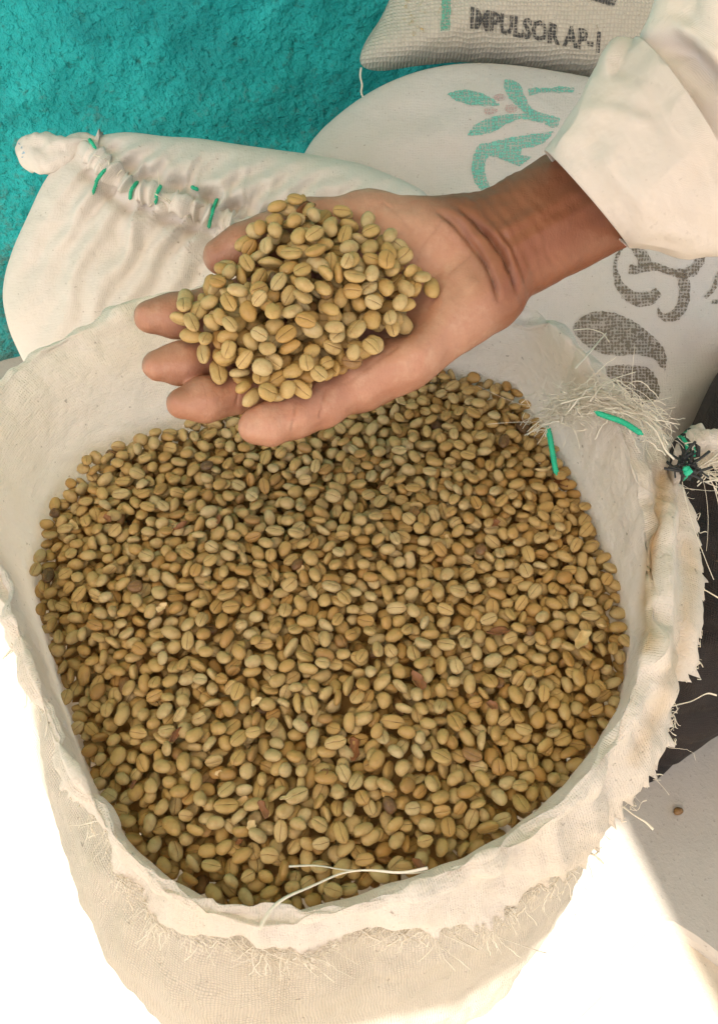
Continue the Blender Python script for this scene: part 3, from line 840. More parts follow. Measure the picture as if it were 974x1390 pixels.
# ------------------------------------------------------------------ the open sack
ZB = 0.45
C0 = np.array([-0.02, 0.30])
CONTACT = [(62, 740), (85, 685), (130, 645), (200, 612), (270, 590), (330, 570), (400, 540), (480, 510), (560, 487), (620, 485), (680, 520), (720, 565), (760, 625), (790, 680),
           (815, 740), (835, 800), (845, 850), (850, 900), (835, 960), (800, 1010), (760, 1060), (700, 1110), (640, 1150), (560, 1180), (490, 1200), (420, 1225), (350, 1232),
           (290, 1215), (240, 1190), (190, 1150), (160, 1110), (130, 1060), (110, 1010), (95, 960), (75, 890), (55, 820), (50, 780)]
CREST = [(0, 515, .060), (-40, 590, .056), (-50, 680, .054), (-20, 740, .050), (4, 790, .045), (24, 850, .040), (46, 915, .034), (72, 985, .030), (104, 1050, .028), (138, 1110, .026), (178, 1162, .024),
         (236, 1212, .022), (335, 1252, .020), (430, 1244, .020), (560, 1202, .022), (650, 1166, .024), (715, 1128, .026), (775, 1078, .030), (822, 1020, .034), (856, 950, .038),
         (880, 870, .042), (888, 790, .044), (882, 710, .046), (866, 650, .048), (845, 595, .050), (832, 560, .052), (815, 515, .055), (785, 472, .058), (740, 432, .060), (680, 420, .060),
         (600, 402, .062), (500, 380, .064), (400, 362, .065), (300, 372, .066), (240, 395, .066), (170, 425, .065), (110, 447, .064), (60, 470, .062), (25, 495, .061)]
HEM = [(915, 615, .030), (942, 660, .024), (956, 720, .014), (960, 780, .008), (955, 830, .003), (944, 885, -.003), (926, 945, -.010), (902, 1000, -.016), (872, 1060, -.022), (838, 1112, -.026),
       (790, 1168, -.028), (720, 1215, -.030), (640, 1246, -.030), (560, 1264, -.030), (470, 1280, -.030), (380, 1292, -.030), (310, 1274, -.022), (240, 1240, -.018), (186, 1190, -.014), (140, 1128, -.008),
       (104, 1066, -.004), (74, 1000, .002), (46, 925, .008), (22, 858, .014), (-10, 795, .018)]

NA = 720
PHI = np.linspace(-math.pi, math.pi, NA, endpoint=False)

def ring_from(pts3, sm=6.0):
    d = pts3[:, :2] - C0
    a = np.arctan2(d[:, 1], d[:, 0]); r = np.hypot(d[:, 0], d[:, 1])
    k = np.argsort(a); a, r, z = a[k], r[k], pts3[k, 2]
    rr = np.interp(PHI, a, r, period=2 * math.pi); zz = np.interp(PHI, a, z, period=2 * math.pi)
    w = int(3 * sm); ker = np.exp(-0.5 * (np.arange(-w, w + 1) / sm) ** 2); ker /= ker.sum()
    cv = lambda v: np.convolve(np.r_[v[-w:], v, v[:w]], ker, 'valid')
    return cv(rr), cv(zz)

def px_ring(L):
    L = np.array(L, float)
    z = ZB + (L[:, 2] if L.shape[1] == 3 else 0 * L[:, 0])
    return at_z(L[:, 0], L[:, 1], z)

rc, zc_ = ring_from(px_ring(CONTACT))
rk, zk = ring_from(px_ring(CREST))
hp_ = px_ring(HEM)
# at the back and the left the hem hangs out of sight behind the crest
cp_ = px_ring(CREST)
extra = []
for p in cp_[[0, 1, 2, 3] + list(range(28, 39))]:
    d = p[:2] - C0; L = np.linalg.norm(d)
    extra.append([*(C0 + d / L * (L + 0.016)), p[2] - 0.045])
rh, zh = ring_from(np.vstack([hp_, np.array(extra)]), 5.0)
rc_n = np.minimum(rc, rk - 0.004)

def ring_pts(r, z):
    return np.stack([C0[0] + r * np.cos(PHI), C0[1] + r * np.sin(PHI), np.broadcast_to(z, PHI.shape)], -1)

def catmull_rings(rings, sub):
    """rings: list of (r,z) profiles; Catmull-Rom between them"""
    A = np.stack([np.stack([r, np.broadcast_to(z, r.shape)], -1) for r, z in rings])
    A = np.concatenate([A[:1] * 2 - A[1:2], A, A[-1:] * 2 - A[-2:-1]])
    out = []
    for k in range(1, len(A) - 2):
        p0, p1, p2, p3 = A[k - 1], A[k], A[k + 1], A[k + 2]
        for t in np.arange(sub) / sub:
            out.append(0.5 * ((2 * p1) + (-p0 + p2) * t + (2 * p0 - 5 * p1 + 4 * p2 - p3) * t ** 2 + (-p0 + 3 * p1 - 3 * p2 + p3) * t ** 3))
    out.append(A[-2])
    return np.stack(out)

def loft(rings, sub, disp, extra_disp=None):
    A = catmull_rings(rings, sub)
    P = np.stack([C0[0] + A[..., 0] * np.cos(PHI), C0[1] + A[..., 0] * np.sin(PHI), A[..., 1]], -1)
    nrow = len(P)
    du = np.roll(P, -1, 1) - np.roll(P, 1, 1); dv = np.gradient(P, axis=0)
    nn = np.cross(du, dv); nn /= np.linalg.norm(nn, axis=-1)[..., None] + 1e-12
    v = np.r_[0, np.cumsum(np.linalg.norm(np.diff(P, axis=0), axis=-1).mean(1))]
    uu = (PHI + math.pi) * 0.17
    UV = np.stack(np.broadcast_arrays(uu[None, :], v[:, None]), -1).reshape(-1, 2)
    T = np.linspace(0, 1, nrow)[:, None] * np.ones((1, NA))
    P = P + nn * disp(P, T)[..., None]
    P = P + nn * (extra_disp(P)[..., None] if extra_disp else 0)
    return P, UV, nrow

def closed_grid(P, UV, nrow):
    """seam column duplicated so the UVs do not wrap"""
    V = P.reshape(nrow, NA, 3); V = np.concatenate([V, V[:, :1]], 1)
    U = UV.reshape(nrow, NA, 2); last = U[:, :1].copy(); last[..., 0] = 2 * math.pi * 0.17
    U = np.concatenate([U, last], 1)
    return V.reshape(-1, 3), grid_faces(nrow, NA + 1, wrap=False), U.reshape(-1, 2)

def open_sack():
    root = empty('open_sack', (C0[0], C0[1], GZ))
    ang = PHI[None, :]
    frontness = 0.5 - 0.5 * np.sin(PHI)         # 1 at the front
    # cuff: inner wall, crest, folded-over band ending in the torn hem
    lerp = lambda a, b, t: a * (1 - t) + b * t
    rings = [(rc_n * 0.955, ZB - 0.05 + 0 * PHI), (rc_n, ZB - 0.012 + 0 * PHI), (lerp(rc_n, rk, 0.50), lerp(ZB, zk, 0.60)), (lerp(rc_n, rk, 0.86), lerp(ZB, zk, 0.95)),
             (rk, zk), (lerp(rk, rh, 0.35), lerp(zk, zh, 0.16) + 0.001), (lerp(rk, rh, 0.72), lerp(zk, zh, 0.55)), (rh, zh)]
    rlump = fbm(np.c_[np.cos(PHI) * 9, np.sin(PHI) * 9, 0 * PHI], 3, 51)
    def disp(P, T):
        f = sstep(T, 0.25, 0.5)
        rg1 = 1 - 2 * np.abs(fbm(P * np.array([24, 24, 16]), 2, 65)); rg2 = 1 - 2 * np.abs(fbm(P * 58, 2, 66))
        wr = 0.0030 * fbm(P * np.array([26, 26, 14]), 3, 61) + 0.0022 * rg1 + 0.0013 * rg2
        # lengthwise pleats of the folded band
        pl = 0.0028 * np.sin(T * 24 + 2.5 * fbm(np.stack([np.cos(PHI) * 5, np.sin(PHI) * 5, 0 * PHI], -1), 2, 63)[None]) * sstep(T, 0.5, 0.7)
        vert = 0.0008 * np.sin(PHI * 46 + 3 * fbm(P * 18, 2, 64)) * (1 - sstep(T, 0.35, 0.6))
        return f * (wr + pl) + 0.5 * vert * sstep(T, 0.1, 0.25) + 0.0035 * rlump[None] * sstep(T, 0.45, 0.6)
    PLEAT = [(896, 648), (888, 690), (876, 740), (868, 790), (866, 850)]
    PLEAT2 = [(908, 650), (922, 720), (930, 800), (922, 880)]
    def pleat(P):
        q = proj(P.reshape(-1, 3))[:, :2]
        d1, a1, _ = seg_dist(q, PLEAT); d2, a2, _ = seg_dist(q, PLEAT2); d3, a3, _ = seg_dist(q, [(905, 660), (900, 740), (896, 820), (890, 900)])
        v = 0.004 * np.exp(-(d1 / 9) ** 2) + 0.003 * np.exp(-(d2 / 9) ** 2) - 0.007 * np.exp(-(d3 / 12) ** 2)
        return v.reshape(P.shape[:2])
    P, UV, nrow = loft(rings, 9, disp, pleat)
    P = P.reshape(nrow, NA, 3)
    # tattered hem
    rag = 0.004 * fbm(np.c_[np.cos(PHI) * 60, np.sin(PHI) * 60, 0 * PHI], 3, 71) + 0.003 * np.sign(vnoise(np.c_[np.cos(PHI) * 110, np.sin(PHI) * 110, 0 * PHI], 72)) * (vnoise(np.c_[np.cos(PHI) * 40, np.sin(PHI) * 40, 0 * PHI], 73) > 0)
    rag = rag * (0.28 + 0.72 * sstep(np.cos(PHI), 0.2, 0.7))
    out = np.stack([np.cos(PHI), np.sin(PHI), -0.6 + 0 * PHI], -1)
    for k, wgt in ((-1, 1.0), (-2, 0.6), (-3, 0.25)):
        P[k] += out * (rag * wgt)[:, None]
    V, F, U = closed_grid(P, UV, nrow)
    q = proj(V)[:, :2]
    d1, _, _ = seg_dist(q, [(898, 645), (893, 690), (882, 750), (876, 820), (880, 880)]); d2, _, _ = seg_dist(q, [(935, 740), (938, 800), (925, 870), (900, 950), (860, 1030)])
    d3, _, _ = seg_dist(q, [(740, 470), (790, 520), (800, 540)])
    stain = 0.8 * np.exp(-(d1 / 9) ** 2) + 0.4 * np.exp(-(d2 / 12) ** 2) + 0.25 * np.exp(-(d3 / 25) ** 2)
    link('folded_rim', np_mesh('folded_rim', V, F, uv=U, attrs={'stain': stain}), M['sack_rim'], root)
    # outer body
    wob = 1 + 0.015 * fbm(np.c_[np.cos(PHI) * 2, np.sin(PHI) * 2, 0 * PHI], 2, 81)
    rb = np.minimum(rc * 1.02, rk)
    wide = 1 + 0.105 * np.clip(np.cos(PHI - math.atan2(-0.5, -0.85)), 0, 1) ** 1.5
    rings = [(rc_n + 0.006, ZB - 0.004 + 0 * PHI), (np.minimum(rc_n * 1.06 + 0.003, rh - 0.007), ZB - 0.02 + 0 * PHI), (np.minimum(rb * 1.115, rh + 0.001) * (1 + 0.95 * (wide - 1)), ZB - 0.048 + 0 * PHI), (rc * 1.15 * wob * (1 + 0.80 * (wide - 1)), 0.35 + 0 * PHI), (rc * 1.125 * wob * (1 + 0.45 * (wide - 1)), 0.22 + 0 * PHI), (rc * 1.08 * wob, 0.10 + 0 * PHI),
             (rc * 1.02, 0.035 + 0 * PHI), (rc * 0.95, GZ + 0.001 + 0 * PHI), (rc * 0.5, GZ + 0.001 + 0 * PHI)]
    def disp2(P, T):
        rg1 = 1 - 2 * np.abs(fbm(P * np.array([14, 14, 7]), 2, 93)); rg2 = 1 - 2 * np.abs(fbm(P * 45, 2, 94))
        return 0.006 * fbm(P * np.array([10, 10, 5]), 3, 91) * sstep(T, 0.1, 0.3) + 0.0014 * fbm(P * 60, 3, 92) + (0.003 * rg1 + 0.001 * rg2) * sstep(T, 0.05, 0.2)
    P2, UV2, nrow2 = loft(rings, 10, disp2)
    V, F, U = closed_grid(P2, UV2, nrow2)
    link('sack_body', np_mesh('sack_body', V, F, uv=U), M['sack_open'], root)
    return root, P
sack_root, CUFF = open_sack()
cuff_bvh = None

# frayed threads along the hem and the inner tuft
def frayed():
    t = Tubes()
    hem = CUFF[-1]; crest = CUFF[CUFF.shape[0] * 4 // 7]
    for k in range(560):
        i = rng.integers(0, NA)
        p = proj(hem[i])
        if p[0] < -40 and rng.random() < 0.8: continue
        outv = np.array([math.cos(PHI[i]), math.sin(PHI[i]), 0]); tanv = np.array([-outv[1], outv[0], 0])
        L = abs(rng.normal(0, 0.004)) + 0.002
        if rng.random() < 0.05: L += rng.uniform(0.005, 0.016)
        d = outv * rng.uniform(0.1, 0.9) + tanv * rng.normal(0, 0.8) + np.array([0, 0, rng.uniform(-1.1, 0.25)])
        d /= np.linalg.norm(d)
        m = 9; s = np.linspace(0, 1, m)[:, None]
        curl = rng.normal(0, 0.35, 3) * L
        P = hem[i] - d * 0.003 + d * L * s + curl * s ** 2 + rng.normal(0, 0.2, 3) * L * np.sin(s * 5)
        t.add(P, rng.uniform(0.00014, 0.00034), 4, flat=0.5, twist=rng.normal(0, 2))
    # long threads: one lies over the beans at the front, a few on the right edge
    def path(L, z, r):
        L = np.array(L, float); P = at_z(L[:, 0], L[:, 1], ZB + z)
        P[:, 2] += np.array([0.0] * len(L))
        t.add(smooth_path(P, 40, sm=2.0), r, 5, flat=0.5, twist=2)
    path([(392, 1176), (430, 1174), (470, 1182), (510, 1180), (560, 1187), (600, 1178)], 0.018, 0.0005)
    path([(352, 1262), (362, 1238), (384, 1218), (402, 1212), (430, 1200), (462, 1184), (500, 1180), (545, 1186), (580, 1178)], 0.026, 0.0008)
    path([(845, 1095), (862, 1108), (876, 1116), (886, 1126)], -0.02, 0.0007)
    path([(935, 1060 - 250), (955, 800), (975, 812), (990, 818)], 0.012, 0.0005)
    path([(905, 960), (938, 952), (960, 940), (972, 944)], -0.012, 0.0005)
    # bright strips torn down over the front of the sack
    for k in range(320):
        x = rng.uniform(120, 800)
        i = np.argmin(np.abs(proj(hem)[:, 0] - x) + 1e3 * (np.sin(PHI) > 0.2))
        d = np.array([rng.normal(0, 0.5), -0.25, -1.0]); d /= np.linalg.norm(d)
        L = rng.uniform(0.004, 0.022); m = 10; s = np.linspace(0, 1, m)[:, None]
        P = hem[i] + np.array([0, -0.001, 0.003]) + d * L * s + np.array([rng.normal(0, .25), -0.1, 0.1]) * L * s ** 2
        P = P + np.cumsum(rng.normal(0, 0.00045, (m, 3)), 0) * np.array([1, .2, 1])
        t.add(P, rng.uniform(0.00013, 0.00042), 4, flat=0.4, twist=rng.normal(0, 1.5))
    # matted tuft at the far right corner of the mouth
    base = at_z(np.array([722., 750, 785, 825, 865, 900]), np.array([572., 566, 556, 552, 572, 604]), ZB + np.array([0.026, 0.038, 0.05, 0.056, 0.056, 0.052]))
    spine = smooth_path(base, 60, sm=3.0)
    for k in range(300):
        i = int(rng.integers(0, 46)); n_ = int(rng.integers(7, 24)); j = min(59, i + n_)
        seg = spine[i:j:2] if j - i > 6 else spine[i:j]
        if len(seg) < 4: continue
        m = len(seg); tt = np.linspace(0, 1, m)[:, None]
        offs = RGT * 0 + rng.normal(0, 1, 3) * np.array([0.003, 0.006, 0.003])
        lift = np.array([0, 0, 1]) * (0.004 + abs(rng.normal(0, 0.004)) * np.sin(tt * math.pi))
        fan = rng.normal(0, 0.007, 3) * tt ** 2 * (1 if rng.random() < 0.6 else 0.2)
        fan0 = rng.normal(0, 0.004, 3) * (1 - tt) ** 2
        P = smooth_path(seg + offs + lift + fan + fan0, 14, sm=1.0) + np.cumsum(rng.normal(0, 0.00045, (14, 3)), 0)
        t.add(P, rng.uniform(0.00014, 0.0003) if k % 12 else rng.uniform(0.0004, 0.0008), 4, flat=0.5, twist=rng.normal(0, 2))
    for k in range(60):
        p = spine[int(rng.integers(0, 60))] + rng.normal(0, 0.004, 3) + np.array([0, 0, 0.004])
        d = RGT * rng.normal(-0.2, 0.8) + UPC * rng.normal(0, 0.7) - FWD * rng.uniform(0, 0.4); d /= np.linalg.norm(d)
        L = rng.uniform(0.004, 0.016); tt = np.linspace(0, 1, 10)[:, None]
        t.add(p + d * L * tt + rng.normal(0, 0.6, 3) * L * tt ** 2, rng.uniform(0.00012, 0.00026), 4, flat=0.5)
    # a few long loose arcs
    for L_ in ([(760, 548), (800, 536), (850, 545), (890, 575), (906, 604)], [(800, 545), (818, 520), (838, 512), (862, 505)], [(780, 500), (800, 478), (822, 452)],
               [(778, 448), (800, 446), (818, 452), (826, 464)]):
        L_ = np.array(L_, float); P = at_z(L_[:, 0], L_[:, 1], ZB + 0.064 + 0 * L_[:, 0])
        t.add(smooth_path(P, 24, sm=1.5), 0.0006, 5, flat=0.5, twist=1)
    o = link('frayed_threads', t.mesh('frayed_threads'), M['thread'], sack_root); o['kind'] = 'stuff'
    # green twine: one end hanging inside, one lying in the tuft
    g = Tubes()
    A = at_z(np.array([742., 745, 748, 750, 752, 755]), np.array([578., 590, 605, 618, 630, 645]), ZB + np.array([0.034, 0.032, 0.03, 0.026, 0.022, 0.018]))
    g.twine(smooth_path(A, 20, sm=1.5), 0.0016)
    link('green_twine', g.mesh('green_twine'), M['green'], sack_root)
    g = Tubes()
    A = at_z(np.array([806., 818, 832, 848, 862, 872]), np.array([558., 564, 568, 574, 584, 590]), ZB + 0.063 + 0 * np.arange(6))
    g.twine(smooth_path(A, 20, sm=1.5), 0.0015)
    link('green_twine', g.mesh('green_twine'), M['green'], sack_root)
frayed()

def knot():
    c = at_z(np.array(938.), np.array(606.), np.array(ZB + 0.045))
    nu, nv = 44, 36
    u = np.linspace(0, 1, nu); a = np.arange(nv) / nv * 2 * math.pi
    cx = np.interp(u, [0, 0.25, 0.6, 1], [912, 925, 950, 985]); cy = np.interp(u, [0, 0.25, 0.6, 1], [640, 614, 606, 612])
    zz = ZB + np.interp(u, [0, 1], [0.035, 0.045])
    ctr = at_z(cx, cy, zz)
    rad = np.interp(u, [0, 0.1, 0.3, 0.6, 0.85, 1], [0.004, 0.008, 0.0115, 0.0115, 0.009, 0.003])
    P = ctr[:, None] + rad[:, None, None] * (np.cos(a)[None, :, None] * UPC + np.sin(a)[None, :, None] * (-FWD))
    fl = P.reshape(-1, 3); radial = fl - np.repeat(ctr, nv, 0); radial /= np.linalg.norm(radial, axis=1)[:, None] + 1e-9
    fl = fl + radial * (0.004 * fbm(fl * 110, 3, 7))[:, None]
    Fe = grid_faces(nu, nv).tolist() + [list(range(nv))[::-1], [(nu - 1) * nv + k for k in range(nv)]]
    link('tied_corner', np_mesh('tied_corner', fl, Fe, uv=np.c_[np.repeat(u, nv) * 0.04, np.tile(a, nu) * 0.01]), M['sack_rim'], sack_root)
    bk = Tubes(); gr = Tubes()
    for k in range(5):
        th = np.linspace(0, 2 * math.pi, 24); j = 6 + k
        q = ctr[j] + (RGT * 0.001 * k)
        rr = rad[j] + 0.002
        ring = q + rr * (np.cos(th)[:, None] * UPC + np.sin(th)[:, None] * (-FWD)) + 0.001 * rng.normal(0, 1, (24, 3)) * 0.4
        (gr if k in (1, 3) else bk).add(ring, 0.0012, 6)
    for k in range(30):
        p = at_z(np.array(930. + rng.normal(0, 8)), np.array(632. + rng.normal(0, 6)), np.array(ZB + 0.05))
        d = RGT * rng.normal(0.3, 0.7) + UPC * rng.normal(-0.2, 0.6) - FWD * rng.uniform(0, 0.4); L = rng.uniform(0.005, 0.011)
        s = np.linspace(-0.5, 0.5, 9)[:, None]
        bk.add(p + d * L * s + rng.normal(0, 1.6, 3) * L * s ** 2, rng.uniform(0.0003, 0.0009), 5)
    for k in range(3):
        p = at_z(np.array(931. + k), np.array(637. + 2 * k), np.array(ZB + 0.058)); s = np.linspace(-0.5, 0.5, 7)[:, None]
        gr.add(p + (RGT * 0.5 + UPC * rng.normal(0, 0.5)) * 0.006 * s, 0.0015, 6)
    link('black_cord', bk.mesh('black_cord'), M['blackc'], sack_root)
    link('green_cord', gr.mesh('green_cord'), M['green'], sack_root)
    w = Tubes()
    for k in range(60):
        p = at_z(np.array(955. + rng.normal(0, 18)), np.array(625. + rng.normal(0, 14)), np.array(ZB + 0.046))
        d = RGT * rng.normal(0.8, 0.6) + UPC * rng.normal(-0.2, 0.6) - FWD * rng.normal(0, 0.3); L = rng.uniform(0.008, 0.026); s = np.linspace(0, 1, 9)[:, None]
        w.add(p + d * L * s + rng.normal(0, 0.4, 3) * L * s ** 2, rng.uniform(0.0002, 0.0006), 4, flat=0.5)
    o = link('frayed_tassel', w.mesh('frayed_tassel'), M['thread'], sack_root); o['kind'] = 'stuff'
knot()
tag(sack_root, 'open cream sack brimming with green coffee beans, its torn rim folded outward', 'sack')

# ------------------------------------------------------------------ the hand (one continuous surface)
TILT = R(20)
HN = np.array([0, -math.sin(TILT), math.cos(TILT)])
HO = at_depth(np.array(450.), np.array(400.), np.array(0.452))
HX = np.array([1.0, 0, 0]); HY = np.cross(HN, HX)
HB = np.stack([HX, HY, HN])                      # rows: local axes
def to_loc(p): return (np.asarray(p) - HO) @ HB.T
def to_wld(p): return HO + np.asarray(p) @ HB
def hp(px, py, h):
    return to_loc(at_plane(np.array(float(px)), np.array(float(py)), HO + HN * h * 0.001, HN))

HS = 0.00085
LO = to_loc(np.array(at_plane(np.array(120.), np.array(660.), HO, HN))) + np.array([0, 0, -0.045])
HI = to_loc(np.array(at_plane(np.array(915.), np.array(130.), HO, HN))) + np.array([0, 0, 0.035])
LO[2] = -0.050; HI[2] = 0.034
DIM = np.ceil((HI - LO) / HS).astype(int) + 1
FLD = np.full(DIM, 0.03, np.float32)

def smin(a, b, k):
    h = np.clip(0.5 + 0.5 * (b - a) / k, 0, 1)
    return b * (1 - h) + a * h - k * h * (1 - h)

def capsule(a, b, ra, rb, k=0.006, hs=1.0, carve=False, fld=None):
    """smooth-union a tapered capsule; hs squashes it along the palm normal"""
    global FLD
    a = np.asarray(a, float); b = np.asarray(b, float)
    m = max(ra, rb) + 0.014
    lo = np.maximum(np.floor((np.minimum(a, b) - m - LO) / HS).astype(int), 0)
    hi = np.minimum(np.ceil((np.maximum(a, b) + m - LO) / HS).astype(int) + 1, DIM)
    if np.any(hi <= lo): return
    ax = [LO[i] + HS * np.arange(lo[i], hi[i]) for i in range(3)]
    X, Y, Z = np.meshgrid(*ax, indexing='ij')
    px, py, pz = X - a[0], Y - a[1], (Z - a[2])
    d = b - a
    L2 = d @ d + 1e-12
    t = np.clip((px * d[0] + py * d[1] + pz * d[2]) / L2, 0, 1)
    q = np.sqrt((px - t * d[0]) ** 2 + (py - t * d[1]) ** 2 + (hs * (pz - t * d[2])) ** 2)
    f = (q - (ra + (rb - ra) * t)) / (1.0 if hs <= 1 else (1 + (hs - 1) * 0.5))
    sl = tuple(slice(lo[i], hi[i]) for i in range(3))
    if carve: FLD[sl] = -smin(-FLD[sl], f.astype(np.float32), k)
    else: FLD[sl] = smin(FLD[sl], f.astype(np.float32), k)

mm = 0.001
def chain(pts, k=0.005, hs=1.0):
    """pts: (px,py,h,r) in mm"""
    P = [hp(x, y, h) for x, y, h, r in pts]
    for (p, q), (a, b) in zip(zip(P[:-1], P[1:]), zip(pts[:-1], pts[1:])):
        capsule(p, q, a[3] * mm, b[3] * mm, k, hs)
    return P

def build_hand():
    lat = np.array([82, 150]) / 171.0                  # across the arm, picture
    W = np.array([648, 352.])
    E = np.array([935, 195.])
    for s, r in ((-22, 18.5), (0, 20), (24, 18.5)):
        a = W + lat * s; b = E + lat * s * 1.15
        capsule(hp(*a, -17), hp(*b, -19), r * mm, (r + 2.0) * mm, 0.012)
    # wrist tendons, heel of the hand
    # metacarpal rays
    mcp = {'index': (425, 378), 'middle': (436, 428), 'ring': (455, 476), 'little': (488, 522)}
    wst = {'index': (620, 318), 'middle': (632, 345), 'ring': (640, 372), 'little': (655, 398)}
    hh = {'index': -13, 'middle': -16, 'ring': -15.5, 'little': -11}
    for k in mcp:
        capsule(hp(*wst[k], -18), hp(*mcp[k], hh[k]), 15 * mm, 11.5 * mm, 0.012)
    capsule(hp(540, 400, -18), hp(470, 430, -16), 14 * mm, 12 * mm, 0.012)
    # thenar: from the wrist's upper side to the thumb knuckle
    capsule(hp(600, 322, -13), hp(500, 302, -8), 16.5 * mm, 14.5 * mm, 0.012)
    capsule(hp(580, 345, -12), hp(510, 330, -10), 15 * mm, 13 * mm, 0.013)
    # hypothenar: the lower edge
    capsule(hp(660, 402, -13), hp(545, 482, -9), 14.5 * mm, 13.5 * mm, 0.012)
    capsule(hp(545, 482, -9), hp(490, 512, -10), 13.5 * mm, 11.5 * mm, 0.010)
    # thumb
    th = chain([(500, 302, -8, 13.5), (420, 304, -3, 11.0), (362, 324, 0, 10.2), (330, 336, 1.5, 9.6), (300, 348, 1.0, 8.2)], 0.006)
    # fingers, palm side up, tips lifting a little
    ix = chain([(425, 380, -12, 11), (340, 408, -9, 10.2), (285, 422, -3, 9.8), (240, 429, 2, 9.6), (206, 431, 4.5, 7.6)], 0.0045)
    md = chain([(436, 428, -15, 11), (345, 466, -11, 10.0), (292, 482, -4, 9.4), (246, 493, 2, 9.2), (216, 497, 4.5, 7.3)], 0.0040)
    rg = chain([(455, 476, -14, 10.8), (375, 518, -10, 9.8), (325, 532, -4, 9.2), (280, 543, 2, 9.0), (250, 547, 4.0, 7.2)], 0.0040)
    lt = chain([(488, 520, -11, 11), (440, 548, -7, 9.8), (400, 564, -2, 9.3), (365, 575, 2, 8.8), (345, 580, 3.0, 7.4)], 0.0045)
    # hollow of the palm
    capsule(hp(520, 400, 12), hp(450, 425, 12), 20 * mm, 18 * mm, 0.012, carve=True)
    # wrist creases
    CRE = [[(588, 282), (606, 296), (626, 316), (648, 342), (664, 368), (674, 395), (676, 415)],
           [(618, 278), (640, 296), (662, 320), (682, 346), (695, 374), (702, 402)],
           [(640, 300), (664, 322), (684, 350), (692, 378)],
           [(604, 286), (622, 303), (640, 325)],
           [(664, 300), (690, 332), (706, 368), (711, 396)]]
    wid = [1.1, 1.05, 0.7, 0.7, 0.5]
    fine = []
    return CRE, wid, [ix, md, rg, lt, th]
CREASES, CWID, FINGERS = build_hand()

def surface_nets(Fd, lo, h):
    s = Fd < 0
    nx, ny, nz = Fd.shape
    cnt = np.zeros((nx - 1, ny - 1, nz - 1), np.int8)
    for i in (0, 1):
        for j in (0, 1):
            for k in (0, 1):
                cnt += s[i:nx - 1 + i, j:ny - 1 + j, k:nz - 1 + k]
    act = (cnt > 0) & (cnt < 8)
    I = np.argwhere(act)
    idx = np.full(act.shape, -1, np.int64); idx[act] = np.arange(len(I))
    acc = np.zeros((len(I), 3)); num = np.zeros(len(I))
    cor = [(i, j, k) for i in (0, 1) for j in (0, 1) for k in (0, 1)]
    for a in cor:
        for ax in range(3):
            if a[ax] == 1: continue
            b = list(a); b[ax] = 1
            fa = Fd[I[:, 0] + a[0], I[:, 1] + a[1], I[:, 2] + a[2]]; fb = Fd[I[:, 0] + b[0], I[:, 1] + b[1], I[:, 2] + b[2]]
            m = (fa < 0) != (fb < 0)
            t = np.where(m, fa / np.where(m, fa - fb, 1), 0)
            p = np.array(a, float)[None].repeat(len(I), 0); p[:, ax] += t
            acc[m] += p[m]; num[m] += 1
    V = lo + (I + acc / num[:, None]) * h
    F = []
    for ax in range(3):
        o1, o2 = (ax + 1) % 3, (ax + 2) % 3
        sl0 = [slice(None)] * 3; sl1 = [slice(None)] * 3
        sl0[ax] = slice(0, -1); sl1[ax] = slice(1, None)
        ch = s[tuple(sl0)] != s[tuple(sl1)]
        E = np.argwhere(ch)
        E = E[(E[:, o1] > 0) & (E[:, o2] > 0) & (E[:, o1] < Fd.shape[o1] - 1) & (E[:, o2] < Fd.shape[o2] - 1)]
        q = []
        for d1, d2 in ((1, 1), (0, 1), (0, 0), (1, 0)):
            c = E.copy(); c[:, o1] -= d1; c[:, o2] -= d2
            q.append(idx[c[:, 0], c[:, 1], c[:, 2]])
        q = np.stack(q, -1)
        ins = s[E[:, 0], E[:, 1], E[:, 2]]
        q[~ins] = q[~ins][:, ::-1]
        F.append(q)
    F = np.vstack(F)
    return V, F[(F >= 0).all(1)]

HV, HF = surface_nets(FLD, LO, HS)
def relax(V, F, it=4, lam=0.5):
    e = np.vstack([F[:, [0, 1]], F[:, [1, 2]], F[:, [2, 3]], F[:, [3, 0]]])
    n = len(V); deg = np.bincount(e[:, 0], minlength=n) + np.bincount(e[:, 1], minlength=n)
    for k in range(it):
        a = np.zeros_like(V)
        for c in range(3):
            a[:, c] = np.bincount(e[:, 0], V[e[:, 1], c], n) + np.bincount(e[:, 1], V[e[:, 0], c], n)
        V = V + lam * (a / deg[:, None] - V)
    return V
HV = relax(HV, HF, 6)
def vnormals(V, F):
    fn = np.cross(V[F[:, 2]] - V[F[:, 0]], V[F[:, 3]] - V[F[:, 1]])
    n = np.zeros_like(V)
    for k in range(4): np.add.at(n, F[:, k], fn)
    return n / (np.linalg.norm(n, axis=1)[:, None] + 1e-12)
hn = vnormals(HV, HF)
hw = to_wld(HV); hpx = proj(hw)
crease = np.zeros(len(HV)); line = np.zeros(len(HV)); dep = np.zeros(len(HV))
up_side = sstep(hn[:, 2], -0.15, 0.25)
for L, w in zip(CREASES, CWID):
    d, al, sd = seg_dist(hpx[:, :2], smooth_path(np.array(L, float), 40, sm=1.5))
    tot = sum(np.linalg.norm(np.subtract(a, b)) for a, b in zip(L[:-1], L[1:]))
    fade = sstep(al, 0, 25) * sstep(tot - al, -1, 25)
    wv = 0.55 + 0.45 * vnoise(np.c_[hpx[:, :2] / 16, 0 * d], 9)
    crease = np.maximum(crease, 1.15 * w * wv * np.exp(-(d / (1.2 + 1.0 * wv)) ** 2) * fade * up_side)
    dep += w * (0.0016 * np.exp(-(d / 3.6) ** 2) - 0.0007 * np.exp(-((d - 9) / 6.0) ** 2)) * fade * up_side
